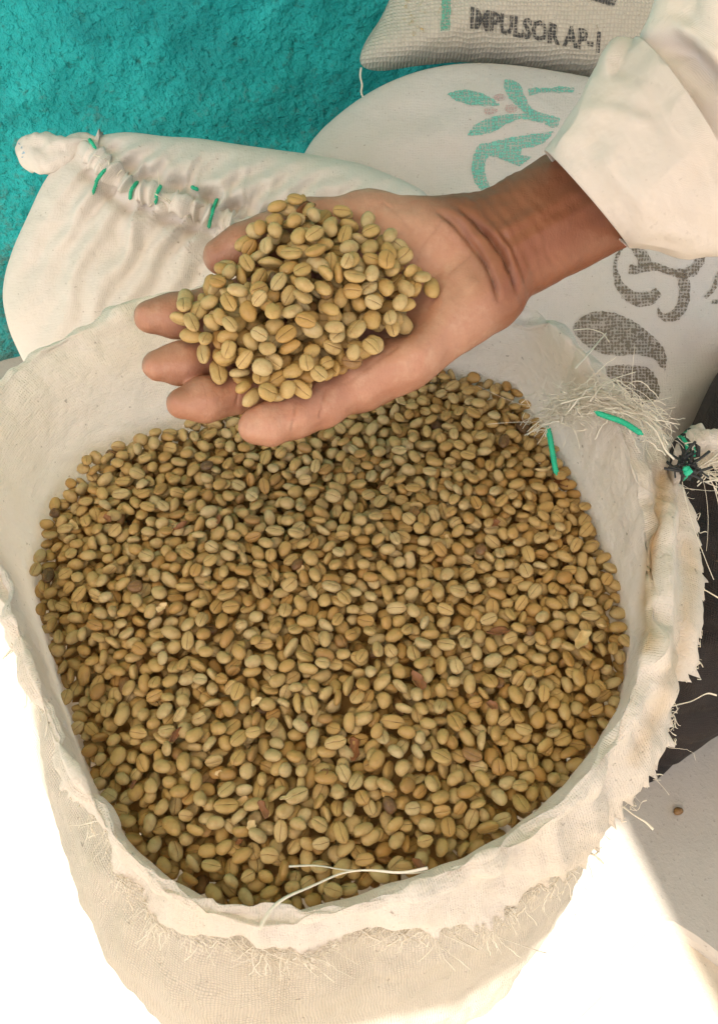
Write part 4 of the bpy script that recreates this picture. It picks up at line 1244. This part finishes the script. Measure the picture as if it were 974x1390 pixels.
# palm lines, finger joint lines
PL = [[(600, 300), (575, 330), (560, 365), (545, 400), (520, 430)], [(470, 520), (510, 490), (540, 470)], [(520, 275), (540, 292), (560, 318)], [(640, 345), (610, 372), (580, 420)]]
JL = [[(286, 404), (281, 440)], [(292, 465), (288, 502)], [(326, 514), (320, 552)], [(402, 545), (396, 584)], [(441, 528), (434, 566)], [(345, 318), (352, 345)]]
for L in PL + JL:
    d, al, sd = seg_dist(hpx[:, :2], smooth_path(np.array(L, float), 20, sm=1.0))
    jn = any(L is j_ for j_ in JL)
    g = np.exp(-(d / (1.5 if jn else 2.2)) ** 2) * up_side * (0.65 + 0.35 * vnoise(np.c_[hpx[:, :2] / 7, 0 * d], 19))
    line = np.maximum(line, g * (1.0 if jn else 0.6)); dep += (0.0009 if jn else 0.0004) * g
# faint cross wrinkles on the inside of the forearm
ax_t = ((hpx[:, 0] - 648) * 150 + (hpx[:, 1] - 352) * -82) / 171
ax_s = ((hpx[:, 0] - 648) * 82 + (hpx[:, 1] - 352) * 150) / 171
arc = ax_t + 0.0016 * ax_s ** 2
wr = np.sin(arc / 2.3 + 2.0 * vnoise(np.c_[hpx[:, :2] / 26, 0 * arc], 3)) * sstep(ax_t, 5, 25) * (1 - sstep(ax_t, 60, 150))
dep += 0.00016 * wr * up_side
# two tendons
for s0 in (-16, 8):
    dep -= 0.0012 * np.exp(-((ax_s - s0) / 10.0) ** 2) * sstep(ax_t, 10, 60) * up_side
HV2 = HV - hn * dep[:, None]
HV2 += hn * (0.0006 * fbm(HV * 90, 2, 5))[:, None]
palm = (1 - sstep(arc, -38, 26)) * sstep(hn[:, 2], -0.55, 0.1) * (0.92 + 0.08 * vnoise(HV * 80, 4))
palm = np.maximum(palm, 0.30 * (1 - sstep(arc, -40, 30)))
fin = 1 - sstep(hpx[:, 0] + 0.35 * (hpx[:, 1] - 480), 270, 420)
palm = palm * (1 - fin * (0.42 + 0.14 * vnoise(HV * 120, 8)))
side_ = sstep(hn[:, 2], 0.85, 0.25)
palm = palm * (1 - 0.25 * side_)
person = empty('person', tuple(HO))
arm_me = np_mesh('arm', to_wld(HV2), HF, attrs={'palm': palm, 'crease': np.clip(crease, 0, 1), 'line': np.clip(line, 0, 1)})
arm = link('arm', arm_me, M['skin'], person)

def nails():
    for fi, P in enumerate(FINGERS):
        a, b = P[-2], P[-1]
        t = (b - a) / np.linalg.norm(b - a)
        r = (7.6, 7.3, 7.2, 7.4, 8.2)[fi] * mm
        nrm = np.array([0, 0, -1.0]) - t * (-t[2]); nrm /= np.linalg.norm(nrm)
        if fi == 4:
            nrm = nrm * 0.6 + np.array([0.1, -0.2, 0.0])
            nrm -= t * (nrm @ t); nrm /= np.linalg.norm(nrm)
        s = np.cross(t, nrm)
        n1, n2 = 12, 11
        V = []
        for side in (0, 1):
            for i in range(n1):
                u = i / (n1 - 1)
                for j in range(n2):
                    v = j / (n2 - 1) * 2 - 1
                    ang = v * 1.0
                    q = b + t * (r * 0.66 - (1 - u) * 1.35 * r + -0.45 * r * v * v * max(0, u - 0.4)) + s * math.sin(ang) * r * 0.86 + nrm * (math.cos(ang) * r * (0.97 - 0.30 * u * u) - side * 0.0006 + 0.0002)
                    V.append(q)
        F = []
        g = grid_faces(n1, n2, wrap=False)
        F += g.tolist() + (g[:, ::-1] + n1 * n2).tolist()
        rim = [j for j in range(n2)] + [i * n2 + n2 - 1 for i in range(1, n1)] + [(n1 - 1) * n2 + j for j in range(n2 - 2, -1, -1)] + [i * n2 for i in range(n1 - 2, 0, -1)]
        for x, y in zip(rim, rim[1:] + rim[:1]): F.append([y, x, x + n1 * n2, y + n1 * n2])
        link('nail', np_mesh('nail', to_wld(np.array(V)), F), M['nail'], arm)
nails()

# ------------------------------------------------------------------ sleeve
def ring_loft(rings, nv=320, sub=24, amp=0.002, fsc=40, seed=1, thick=0.0016, folds=0.0, flap=None, wrinkles=()):
    """rings: ((x1,y1),(x2,y2), Z, depth_half) edges of the tube in the picture, its distance and half depth"""
    A = np.array([[*p, *q, z, dh, sk] for p, q, z, dh, sk in rings], float)
    n = (len(A) - 1) * sub + 1
    t = np.linspace(0, len(A) - 1, n)
    B = np.stack([np.interp(t, np.arange(len(A)), A[:, k]) for k in range(A.shape[1])], -1)
    B = smooth_path(B, n, sm=sub * 0.25)
    a = np.arange(nv) / nv * 2 * math.pi
    V = []
    for x1, y1, x2, y2, z, dh, sk in B:
        p = at_depth(np.array(x1), np.array(y1), np.array(z)); q = at_depth(np.array(x2), np.array(y2), np.array(z))
        c = 0.5 * (p + q); e = 0.5 * (p - q)
        axd = np.cross(e / np.linalg.norm(e), -FWD)
        V.append(c + np.cos(a)[:, None] * e + np.sin(a)[:, None] * (-FWD * dh + axd * sk))
    V = np.array(V)
    du = np.roll(V, -1, 1) - np.roll(V, 1, 1); dv = np.gradient(V, axis=0)
    nn = np.cross(du, dv); nn /= np.linalg.norm(nn, axis=-1)[..., None] + 1e-12
    if (nn[n // 2, nv // 4] @ FWD) > 0: nn = -nn
    T = np.linspace(0, 1, n)[:, None]
    D = amp * fbm(V * fsc, 3, seed) + 0.0016 * (1 - 2 * np.abs(fbm(V * fsc * 1.1, 2, seed + 20))) + folds * np.sin(a[None] * 5 + T * 9 + 2.5 * fbm(V * 14, 2, seed + 3))
    D = D * sstep(T, -0.02, 0.12)
    if flap is not None:
        q = proj(V.reshape(-1, 3))[:, :2]
        d, al, sd = seg_dist(q, flap)
        L_ = sum(np.linalg.norm(np.subtract(a_, b_)) for a_, b_ in zip(flap[:-1], flap[1:]))
        st_ = 0.0035 * np.tanh(sd * d / 1.6) * np.exp(-d / 20.0) * (1 - sstep(al, 0.6 * L_, L_)) * (V.reshape(-1, 3) @ -FWD > 0 if False else 1)
        D = D + st_.reshape(D.shape)
    for cr_ in wrinkles:
        q = proj(V.reshape(-1, 3))[:, :2]
        d, al, sd = seg_dist(q, cr_[0])
        L_ = sum(np.linalg.norm(np.subtract(a_, b_)) for a_, b_ in zip(cr_[0][:-1], cr_[0][1:]))
        D = D + (cr_[1] * np.exp(-(d / cr_[2]) ** 2) * sstep(al, -1, 0.3 * L_) * (1 - sstep(al, 0.7 * L_, L_ + 1))).reshape(D.shape)
    outer = V + nn * D[..., None]
    inner = outer - nn * thick
    allv = np.concatenate([inner[::-1], outer], 0)
    rows = len(allv)
    UV = np.stack(np.broadcast_arrays(a[None] * 0.05, np.r_[T[::-1], T][:, :1] * 0.2 + 0), -1).reshape(-1, 2)
    F = grid_faces(rows, nv)
    F = np.vstack([F, np.stack([(rows - 1) * nv + np.arange(nv), (rows - 1) * nv + (np.arange(nv) + 1) % nv, (np.arange(nv) + 1) % nv, np.arange(nv)], -1)])
    return allv.reshape(-1, 3), F, UV

V, F, UV = ring_loft([((738, 204), (852, 336), .462, .024, -.007), ((775, 155), (892, 346), .458, .033, -.004), ((820, 98), (950, 346), .454, .038, -.006), ((858, 54), (1035, 345), .450, .040, -.010)],
                     amp=0.0022, fsc=26, seed=5, thick=0.0009, flap=[(856, 54), (846, 72), (836, 90), (828, 112)],
                     wrinkles=[([(800, 190), (850, 250), (900, 300)], 0.0022, 16), ([(860, 120), (930, 200), (990, 280)], -0.003, 20), ([(780, 160), (830, 150), (890, 170)], 0.002, 12), ([(850, 320), (900, 310), (960, 322)], 0.0025, 12)])
me = np_mesh('sleeve_cuff', V, F, uv=UV)
cuff_o = link('sleeve_cuff', me, M['shirt'], person)
V, F, UV = ring_loft([((850, 100), (985, 300), .458, .028, .0), ((872, 58), (1050, 260), .452, .034, .0), ((902, 5), (1110, 160), .446, .042, .0), ((930, -80), (1180, 60), .440, .05, .0), ((990, -220), (1290, -110), .44, .055, 0),
                      ((1080, -420), (1400, -330), .46, .06, 0)], amp=0.004, fsc=18, seed=9, thick=0.002, folds=0.003, wrinkles=[([(880, 60), (930, 70), (985, 130)], -0.006, 14), ([(905, 20), (950, 60), (1000, 90)], 0.005, 12)])
link('sleeve', np_mesh('sleeve', V, F, uv=UV), M['shirt'], person)
tag(person, 'person in a cream long sleeved shirt holding out a palm heaped with coffee beans', 'person')

# ------------------------------------------------------------------ coffee beans
ANG = np.array([-90, -86.2, -80, -66, -46, -20, 14, 50, 90, 130, 166, 200, 226, 246, 260, 266.2]) * math.pi / 180
def bean_shape(seed, ang=ANG, rows=10):
    g = np.random.default_rng(seed)
    a = 5.15 * g.uniform(0.9, 1.1); b = 3.85 * g.uniform(0.93, 1.1); hd = 3.0 * g.uniform(0.88, 1.15); hf = 1.75 * g.uniform(0.85, 1.2)
    if seed % 8 == 7: a *= 0.82; b *= 0.9; hd *= 1.1; hf *= 1.6         # peaberry
    if seed % 8 == 5: a *= 1.12; b *= 0.94
    s = np.cos(np.linspace(math.pi, 0, rows))[:, None] * np.ones((1, len(ang)))
    th = ang[None] * np.ones((rows, 1))
    rho = np.clip(1 - np.abs(s) ** 2.25, 0, 1) ** 0.5
    y = b * rho * np.cos(th)
    sn = np.sin(th)
    z = np.where(sn > 0, hd * rho * np.abs(sn) ** 0.95, -hf * rho ** 0.8 * np.abs(sn) ** 0.62)
    x = a * s * (1 + 0.02 * np.cos(th))
    dth = np.abs(np.mod(th + math.pi / 2 + math.pi, 2 * math.pi) - math.pi)
    mid = np.exp(-(dth / 0.055) ** 2)
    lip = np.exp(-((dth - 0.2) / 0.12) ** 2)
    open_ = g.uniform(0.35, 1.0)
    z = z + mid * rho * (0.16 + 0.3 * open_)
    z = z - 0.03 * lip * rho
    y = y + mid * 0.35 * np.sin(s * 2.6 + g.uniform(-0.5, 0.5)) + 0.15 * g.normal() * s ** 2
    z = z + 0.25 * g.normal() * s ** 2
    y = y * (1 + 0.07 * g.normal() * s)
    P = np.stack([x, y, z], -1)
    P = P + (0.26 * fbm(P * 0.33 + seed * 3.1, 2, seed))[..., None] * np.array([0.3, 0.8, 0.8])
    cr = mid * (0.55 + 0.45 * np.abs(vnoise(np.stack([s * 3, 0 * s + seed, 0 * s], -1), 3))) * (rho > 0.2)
    return P.reshape(-1, 3) * 0.001, cr.reshape(-1)

NB = 18
BV = []; BC = []; BF = None
rows_ = 10
BF = grid_faces(rows_, len(ANG))
for k in range(NB):
    v, c = bean_shape(k + 1, ANG, rows_)
    BV.append(v); BC.append(c)
dense = np.linspace(-math.pi / 2, 1.5 * math.pi, 22, endpoint=False)
BD = [bean_shape(k + 1, dense, 15)[0] for k in range(NB)]          # contact samples

def rand_rot(g, mode):
    """mode 0 crease up, 1 dome up, 2 on edge, 3 any"""
    yaw = g.uniform(0, 2 * math.pi)
    if mode == 0: roll = math.pi + g.normal(0, 0.33); pit = g.normal(0, 0.28)
    elif mode == 1: roll = g.normal(0, 0.4); pit = g.normal(0, 0.28)
    elif mode == 2: roll = (1 if g.random() < .5 else -1) * math.pi / 2 + g.normal(0, 0.35); pit = g.normal(0, 0.3)
    else: roll = g.uniform(0, 2 * math.pi); pit = g.normal(0, 0.5)
    cx, sx = math.cos(roll), math.sin(roll); cy, sy = math.cos(pit), math.sin(pit); cz, sz = math.cos(yaw), math.sin(yaw)
    Rx = np.array([[1, 0, 0], [0, cx, -sx], [0, sx, cx]]); Ry = np.array([[cy, 0, sy], [0, 1, 0], [-sy, 0, cy]]); Rz = np.array([[cz, -sz, 0], [sz, cz, 0], [0, 0, 1]])
    return Rz @ Ry @ Rx

class Pile:
    def __init__(s, H, x0, y0, cell, target, region):
        s.H = H; s.x0 = x0; s.y0 = y0; s.c = cell; s.T = target; s.reg = region
        s.out = []
        s.cells = np.argwhere(region)
    def fit(s, v, sc, Rm, x, y):
        P = (BD[v] * sc) @ Rm.T
        ix = np.floor((P[:, 0] + x - s.x0) / s.c).astype(int); iy = np.floor((P[:, 1] + y - s.y0) / s.c).astype(int)
        if ix.min() < 0 or iy.min() < 0 or ix.max() >= s.H.shape[0] or iy.max() >= s.H.shape[1]: return None
        z = (s.H[ix, iy] - P[:, 2]).max()
        return z, ix, iy, P[:, 2]
    def put(s, v, sc, Rm, x, y, sink=0.0004):
        r = s.fit(v, sc, Rm, x, y)
        if r is None: return False
        z, ix, iy, pz = r
        z -= sink
        np.maximum.at(s.H, (ix, iy), pz + z)
        s.out.append((v, sc, Rm, np.array([x, y, z])))
        return True
    def run(s, n, g, over=0.0035, tries=5, look=10, modes=(0.36, 0.34, 0.2, 0.1), smin_=0.73, smax_=0.91, maxf=400):
        fails = 0
        while len(s.out) < n and fails < maxf:
            k = s.cells[g.integers(0, len(s.cells), look)]
            lack = s.T[k[:, 0], k[:, 1]] - s.H[k[:, 0], k[:, 1]]
            j = k[np.argmax(lack)]
            x = s.x0 + (j[0] + 0.5) * s.c; y = s.y0 + (j[1] + 0.5) * s.c
            v = int(g.integers(0, NB)); sc = g.uniform(smin_, smax_)
            best = None
            for t in range(tries):
                Rm = rand_rot(g, int(g.choice(4, p=modes)))
                xx = x + g.normal(0, 0.0018); yy = y + g.normal(0, 0.0018)
                r = s.fit(v, sc, Rm, xx, yy)
                if r is None: continue
                top = r[0] + r[3].max()
                if best is None or r[0] < best[0]: best = (r[0], Rm, xx, yy, top)
            ci = np.clip(((best[2] - s.x0) / s.c), 0, s.T.shape[0] - 1).astype(int) if best else 0
            cj = np.clip(((best[3] - s.y0) / s.c), 0, s.T.shape[1] - 1).astype(int) if best else 0
            if best is None or best[4] > s.T[ci, cj] + over or not s.reg[ci, cj]:
                fails += 1; continue
            fails = 0
            s.put(v, sc, best[1], best[2], best[3])

# ---- the sack's beans
def sack_pile():
    cell = 0.0012
    x0, y0 = -0.22, 0.08
    nx, ny = int(0.40 / cell), int(0.44 / cell)
    X, Y = np.meshgrid(x0 + (np.arange(nx) + .5) * cell, y0 + (np.arange(ny) + .5) * cell, indexing='ij')
    d = np.hypot(X - C0[0], Y - C0[1]); a = np.arctan2(Y - C0[1], X - C0[0])
    rmax = np.interp(a.ravel(), PHI, rc_n, period=2 * math.pi).reshape(a.shape)
    q = d / rmax
    T = ZB + 0.004 + 0.010 * (1 - q ** 2) - (0.006 - 0.010 * sstep(np.sin(a - 0.35), 0.3, 0.9)) * sstep(q, 0.8, 1.0) + 0.004 * sstep(np.sin(a - 0.35), 0.2, 0.9) * sstep(q, 0.4, 0.9) + 0.004 * fbm(np.stack([X * 14, Y * 14, 0 * X], -1), 2, 5)
    H = T - 0.0145 + 0.002 * fbm(np.stack([X * 60, Y * 60, 0 * X], -1), 2, 6)
    H = np.where(q > 1.0, H + 0.0, H)
    reg = q < 1.0
    p = Pile(H.copy(), x0, y0, cell, T, reg)
    p.run(3800, np.random.default_rng(3), over=0.001, look=30)
    p.run(9000, np.random.default_rng(4), over=0.0065, look=300, tries=4, smin_=0.70, smax_=0.90, maxf=250)
    # the bed the top layers lie on, just below them
    return p
SP_ = sack_pile()

# ---- the palm's heap
HEAP = [(405, 284), (440, 292), (480, 305), (520, 326), (556, 348), (578, 372), (566, 404), (560, 436), (520, 462), (505, 486), (462, 506), (436, 528), (392, 548), (352, 556), (332, 540), (322, 522),
        (296, 516), (280, 494), (262, 470), (248, 440), (262, 410), (290, 385), (325, 358), (338, 330), (352, 312), (376, 296)]
def palm_pile():
    cell = 0.0012
    x0, y0 = LO[0], LO[1]
    nx, ny = int((HI[0] - LO[0]) / cell), int((HI[1] - LO[1]) / cell)
    H = np.full((nx, ny), -0.05)
    ix = np.clip(((HV2[:, 0] - x0) / cell).astype(int), 0, nx - 1); iy = np.clip(((HV2[:, 1] - y0) / cell).astype(int), 0, ny - 1)
    np.maximum.at(H, (ix, iy), HV2[:, 2])
    # beans bridge the gaps between the fingers
    for it in range(5):
        Hn = H.copy()
        for dx, dy in ((1, 0), (-1, 0), (0, 1), (0, -1)):
            Hn = np.maximum(Hn, np.roll(np.roll(H, dx, 0), dy, 1) - 0.0016)
        H = Hn
    P3 = np.array([hp(x, y, 6.0) for x, y in HEAP])[:, :2]
    X, Y = np.meshgrid(x0 + (np.arange(nx) + .5) * cell, y0 + (np.arange(ny) + .5) * cell, indexing='ij')
    ins = in_poly(np.stack([X.ravel(), Y.ravel()], -1), P3).reshape(X.shape)
    dd, _, _ = seg_dist(np.stack([X.ravel(), Y.ravel()], -1), np.vstack([P3, P3[:1]])); dd = dd.reshape(X.shape)
    base = -0.002
    T = np.where(ins, np.maximum(H, base) * 0.35 + 0.65 * base + 0.0120 + 0.017 * np.clip(dd / 0.028, 0, 1) ** 0.8, -1)
    reg = ins & (H > -0.03)
    p = Pile(H, x0, y0, cell, T, reg)
    g = np.random.default_rng(12)
    # strays seen on the palm and fingers
    for px, py, mode, yaw in ((585, 391, 1, 1.5), (546, 437, 1, 0.2), (541, 412, 1, 1.3), (491, 477, 1, 0.1), (373, 542, 0, 0.5), (256, 419, 1, 0.2), (250, 448, 2, 1.4), (343, 549, 2, 1.2), (300, 515, 0, 2.0)):
        q = hp(px, py, 4)
        Rm = rand_rot(g, mode)
        p.put(int(g.integers(0, NB)), 1.0, Rm, q[0], q[1])
    p.n_stray = len(p.out)
    p.run(420, g, over=0.003, tries=4, look=20, modes=(0.42, 0.34, 0.16, 0.08), smin_=0.80, smax_=0.97)
    p.run(600, g, over=0.006, tries=4, look=200, modes=(0.42, 0.34, 0.16, 0.08), smin_=0.76, smax_=0.96, maxf=250)
    return p
PP_ = palm_pile()

# ---- which show largest: the hand's beans and the nearest of the sack's stay single, the rest is one mass each
def bean_records():
    rec = []
    for pile, loc in ((PP_, True), (SP_, False)):
        for i, (v, sc, Rm, x) in enumerate(pile.out):
            if loc: W = HB.T @ Rm; pos = to_wld(x)
            else: W = Rm; pos = x
            rec.append(dict(v=v, sc=sc, R=W, pos=pos, hand=loc, stray=loc and i < getattr(pile, 'n_stray', 0), tone=0.0))
    g = np.random.default_rng(99)
    for r in rec:
        u = g.random()
        r['tone'] = float(g.uniform(0.0, 0.05)) if u < 0.024 else (float(g.uniform(0.06, 0.3)) if u < 0.16 else float(np.clip(g.normal(0.66, 0.2), 0.3, 1)))
    pos = np.array([r['pos'] for r in rec]); pp = proj(pos)
    order = np.argsort(pp[:, 2])
    buf = np.full((695, 487), -1, np.int32)
    for i in order:
        x, y, Z = pp[i]; rad = 0.0034 * FPX / Z / 2
        cx, cy = x / 2, y / 2
        xa, xb = int(max(0, cx - rad)), int(min(487, cx + rad + 1)); ya, yb = int(max(0, cy - rad)), int(min(695, cy + rad + 1))
        if xb <= xa or yb <= ya: continue
        gx, gy = np.meshgrid(np.arange(xa, xb), np.arange(ya, yb))
        m = ((gx - cx) ** 2 + (gy - cy) ** 2 < rad * rad) & (buf[ya:yb, xa:xb] < 0)
        buf[ya:yb, xa:xb][m] = i
    cnt = np.bincount(buf[buf >= 0], minlength=len(rec)) * 4
    inside = in_poly(pp[:, :2], CONTACT)
    for i, r in enumerate(rec):
        r['vis'] = int(cnt[i]) if (r['hand'] or inside[i]) else 0
        r['px'] = pp[i]
    return rec
REC = bean_records()
hand_rec = [r for r in REC if r['hand']]
sack_rec = [r for r in REC if not r['hand']]
hand_single = sorted([r for r in hand_rec if r['stray'] or r['vis'] > 120], key=lambda r: -r['vis'])[:200]
n_s = max(0, 300 - len(hand_single))
sack_single = sorted(sack_rec, key=lambda r: -r['vis'])[:n_s]
ids = {id(r) for r in hand_single + sack_single}
print('beans', len(hand_rec), len(sack_rec), 'single', len(hand_single), len(sack_single))

BEAN_ME = []
for k in range(NB):
    F = BF.tolist(); n = len(ANG)
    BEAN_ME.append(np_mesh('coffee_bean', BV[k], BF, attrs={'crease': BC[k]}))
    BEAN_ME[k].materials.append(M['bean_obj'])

def posture(r):
    up = -FWD
    f = r['R'] @ np.array([0, 0, -1.0])
    d = f @ up
    return 'crease' if d > 0.55 else ('round' if d < -0.45 else 'edge')
WORDS = {'crease': 'crease side up', 'round': 'rounded side up', 'edge': 'tipped on its edge'}
def single(r):
    o = link('coffee_bean', BEAN_ME[r['v']])
    Mx = Matrix([list(row) for row in r['R'] * r['sc']]).to_4x4(); Mx.translation = Vector(r['pos'])
    o.matrix_world = Mx
    o['tone'] = r['tone']
    w = WORDS[posture(r)]
    dark = 'dark' if r['tone'] < 0.05 else ('golden' if r['tone'] < 0.31 else 'pale')
    x, y = r['px'][:2]
    if r['hand']:
        zone = min(((300, 350, 'beside the thumb tip'), (250, 430, 'over the index finger'), (290, 485, 'over the middle finger'), (350, 540, 'over the ring finger'),
                    (440, 300, 'on the thumb side'), (570, 390, 'towards the wrist'), (490, 490, 'on the little finger side'), (430, 400, 'at the middle')), key=lambda z: math.hypot(z[0] - x, z[1] - y))[2]
        where = f'{zone} of the palm' if zone in ('at the middle', 'on the thumb side', 'on the little finger side') else f'{zone} on the palm'
        if r['stray']: where = 'loose ' + where
    else:
        zone = min(((750, 620, 'near the hanging green twine'), (150, 1080, 'along the front left rim'), (350, 1200, 'along the front rim'), (620, 1130, 'along the front right rim'),
                    (820, 900, 'beside the right rim'), (70, 830, 'beside the left rim'), (300, 980, 'left of the middle'), (600, 980, 'right of the middle'), (450, 800, 'at the middle'),
                    (450, 1090, 'behind the front rim'), (480, 650, 'below the hand')), key=lambda z: math.hypot(z[0] - x, z[1] - y))[2]
        where = f'{zone} in the sack'
    lab = f'{dark} coffee bean {w} {where}'
    tag(o, lab, 'coffee bean', f'{dark} coffee beans {w} {where}')
for r in hand_single + sack_single: single(r)

def mass(recs, name):
    V = []; C = []; T = []; F = []
    n = len(BV[0])
    for i, r in enumerate(recs):
        V.append((BV[r['v']] * r['sc']) @ r['R'].T + r['pos']); C.append(BC[r['v']]); T.append(np.full(n, r['tone'])); F.append(BF + i * n)
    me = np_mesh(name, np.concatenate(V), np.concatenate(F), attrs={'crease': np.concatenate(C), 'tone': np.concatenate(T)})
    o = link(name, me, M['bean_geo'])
    o['kind'] = 'stuff'
    return o
tag(mass([r for r in sack_rec if id(r) not in ids], 'coffee_beans'), 'mass of smaller looking green coffee beans filling the open sack', 'coffee beans')
tag(mass([r for r in hand_rec if id(r) not in ids], 'coffee_beans'), 'half hidden green coffee beans deep in the heap on the palm', 'coffee beans')

# bean bed just under the top layers so that no gap opens into the empty sack
def bed():
    p = SP_
    st = 6
    nx, ny = p.T.shape
    gi = np.arange(0, nx, st); gj = np.arange(0, ny, st)
    X, Y = np.meshgrid(p.x0 + (gi + .5) * p.c, p.y0 + (gj + .5) * p.c, indexing='ij')
    Z = p.T[np.ix_(gi, gj)] - 0.0150 + 0.001 * fbm(np.stack([X * 90, Y * 90, 0 * X], -1), 2, 3)
    dd_ = np.hypot(X - C0[0], Y - C0[1]); aa_ = np.arctan2(Y - C0[1], X - C0[0])
    qq_ = dd_ / np.interp(aa_.ravel(), PHI, rc_n, period=2 * math.pi).reshape(aa_.shape)
    reg = qq_ < 1.0; Z = Z + 0.004 * sstep(qq_, 0.85, 1.0)
    idx = -np.ones(reg.shape, int); idx[reg] = np.arange(reg.sum())
    V = np.stack([X[reg], Y[reg], Z[reg]], -1)
    F = []
    for i in range(reg.shape[0] - 1):
        for j in range(reg.shape[1] - 1):
            q = [idx[i, j], idx[i + 1, j], idx[i + 1, j + 1], idx[i, j + 1]]
            if min(q) >= 0: F.append(q)
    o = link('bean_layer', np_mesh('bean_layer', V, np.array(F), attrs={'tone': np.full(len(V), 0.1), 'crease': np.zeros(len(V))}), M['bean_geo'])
    o['kind'] = 'stuff'; o['label'] = 'lower layer of coffee beans showing through the gaps'
bed()

# ------------------------------------------------------------------ chaff, husks, the bean on the ground
def flake(px, py, z, size, mat, label, plane=None, seed=0, cup=0.4, cat='husk', name='husk_flake'):
    g = np.random.default_rng(seed)
    c = at_z(np.array(float(px)), np.array(float(py)), np.array(z)) if plane is None else to_wld(hp(px, py, plane))
    nu, nv = 7, 14
    V = []
    yaw = g.uniform(0, 6.28); tl = g.normal(0, 0.5)
    for side in (0, 1):
        for i in range(1, nu):
            for j in range(nv):
                r = i / (nu - 1); a = j / nv * 2 * math.pi
                rr = r * size * (1 + 0.25 * math.sin(2 * a + seed) + 0.15 * math.sin(5 * a))
                x, y = rr * math.cos(a), rr * 0.65 * math.sin(a)
                zz = cup * size * r * r * (1 + 0.3 * math.sin(3 * a)) - side * 0.0004
                y, zz = y * math.cos(tl) - zz * math.sin(tl), y * math.sin(tl) + zz * math.cos(tl)
                V.append(c + np.array([x * math.cos(yaw) - y * math.sin(yaw), x * math.sin(yaw) + y * math.cos(yaw), zz]))
    n1 = (nu - 1) * nv
    g1 = grid_faces(nu - 1, nv)
    F = g1.tolist() + (g1[:, ::-1] + n1).tolist() + [list(range(nv))[::-1], [n1 + k for k in range(nv)]]
    e0 = (nu - 2) * nv
    F += [[e0 + j, e0 + (j + 1) % nv, n1 + e0 + (j + 1) % nv, n1 + e0 + j] for j in range(nv)]
    o = link(name, np_mesh(name, np.array(V), F), mat)
    return tag(o, label, cat)

def surf_z(px, py):
    p = at_z(np.array(float(px)), np.array(float(py)), np.array(ZB + 0.006))
    i = int((p[0] - SP_.x0) / SP_.c); j = int((p[1] - SP_.y0) / SP_.c)
    return SP_.H[np.clip(i, 0, SP_.H.shape[0] - 1), np.clip(j, 0, SP_.H.shape[1] - 1)] + 0.001

for k, (px, py, sz, mt, lab) in enumerate([
        (415, 290, 0.0060, 'husk', 'torn red brown husk on top of the heap in the palm'),
        (676, 860, 0.0050, 'husk', 'dark red husk flake between beans left of the right rim'),
        (482, 1018, 0.0048, 'husk', 'orange brown husk flake near the front of the beans'),
        (246, 716, 0.0040, 'husk', 'small rust brown husk flake among beans at the left'),
        (760, 655, 0.0055, 'husk', 'brown dried husk lying just below the hanging green twine'),
        (540, 545, 0.0060, 'parch', 'pale blurred parchment shell just below the wrist'),
        (738, 640, 0.0050, 'parch', 'split parchment shell lying left of the hanging green twine'),
        (790, 870, 0.0055, 'parch', 'tan broken shell resting on beans beside the right rim'),
        (360, 1098, 0.0035, 'husk', 'small brown chip among the front beans'),
        (568, 925, 0.0045, 'husk', 'dark brown husk flake in the middle of the beans')]):
    if k == 0: flake(px, py, 0, sz, M[mt], lab, plane=17, seed=k)
    else: flake(px, py, surf_z(px, py), sz, M[mt], lab, seed=k, name='husk_flake' if mt == 'husk' else 'parchment_shell', cat='husk' if mt == 'husk' else 'shell')

gf = np.random.default_rng(21)
made = 0
while made < 22:
    px, py = gf.uniform(90, 830), gf.uniform(600, 1190)
    if not in_poly(np.array([[px, py]]), CONTACT)[0]: continue
    o = flake(px, py, surf_z(px, py) + 0.0005, gf.uniform(0.0018, 0.0034), M['husk'] if gf.random() < 0.55 else M['parch'], 'tiny chip of dry brown husk scattered between the beans in the sack', seed=100 + made, cup=gf.uniform(0.1, 0.5))
    o['group'] = 'tiny husk chips scattered between the beans'
    made += 1
gb = link('coffee_bean', BEAN_ME[2])
q = at_z(np.array(920.), np.array(1101.), np.array(GZ + 0.003))
gb.matrix_world = Matrix.Translation(Vector(q)) @ Matrix.Rotation(0.3, 4, 'Z') @ Matrix.Diagonal((0.95, 0.95, 0.95, 1))
gb['tone'] = 0.03
tag(gb, 'single brown coffee bean dropped on the grey slab', 'coffee bean')
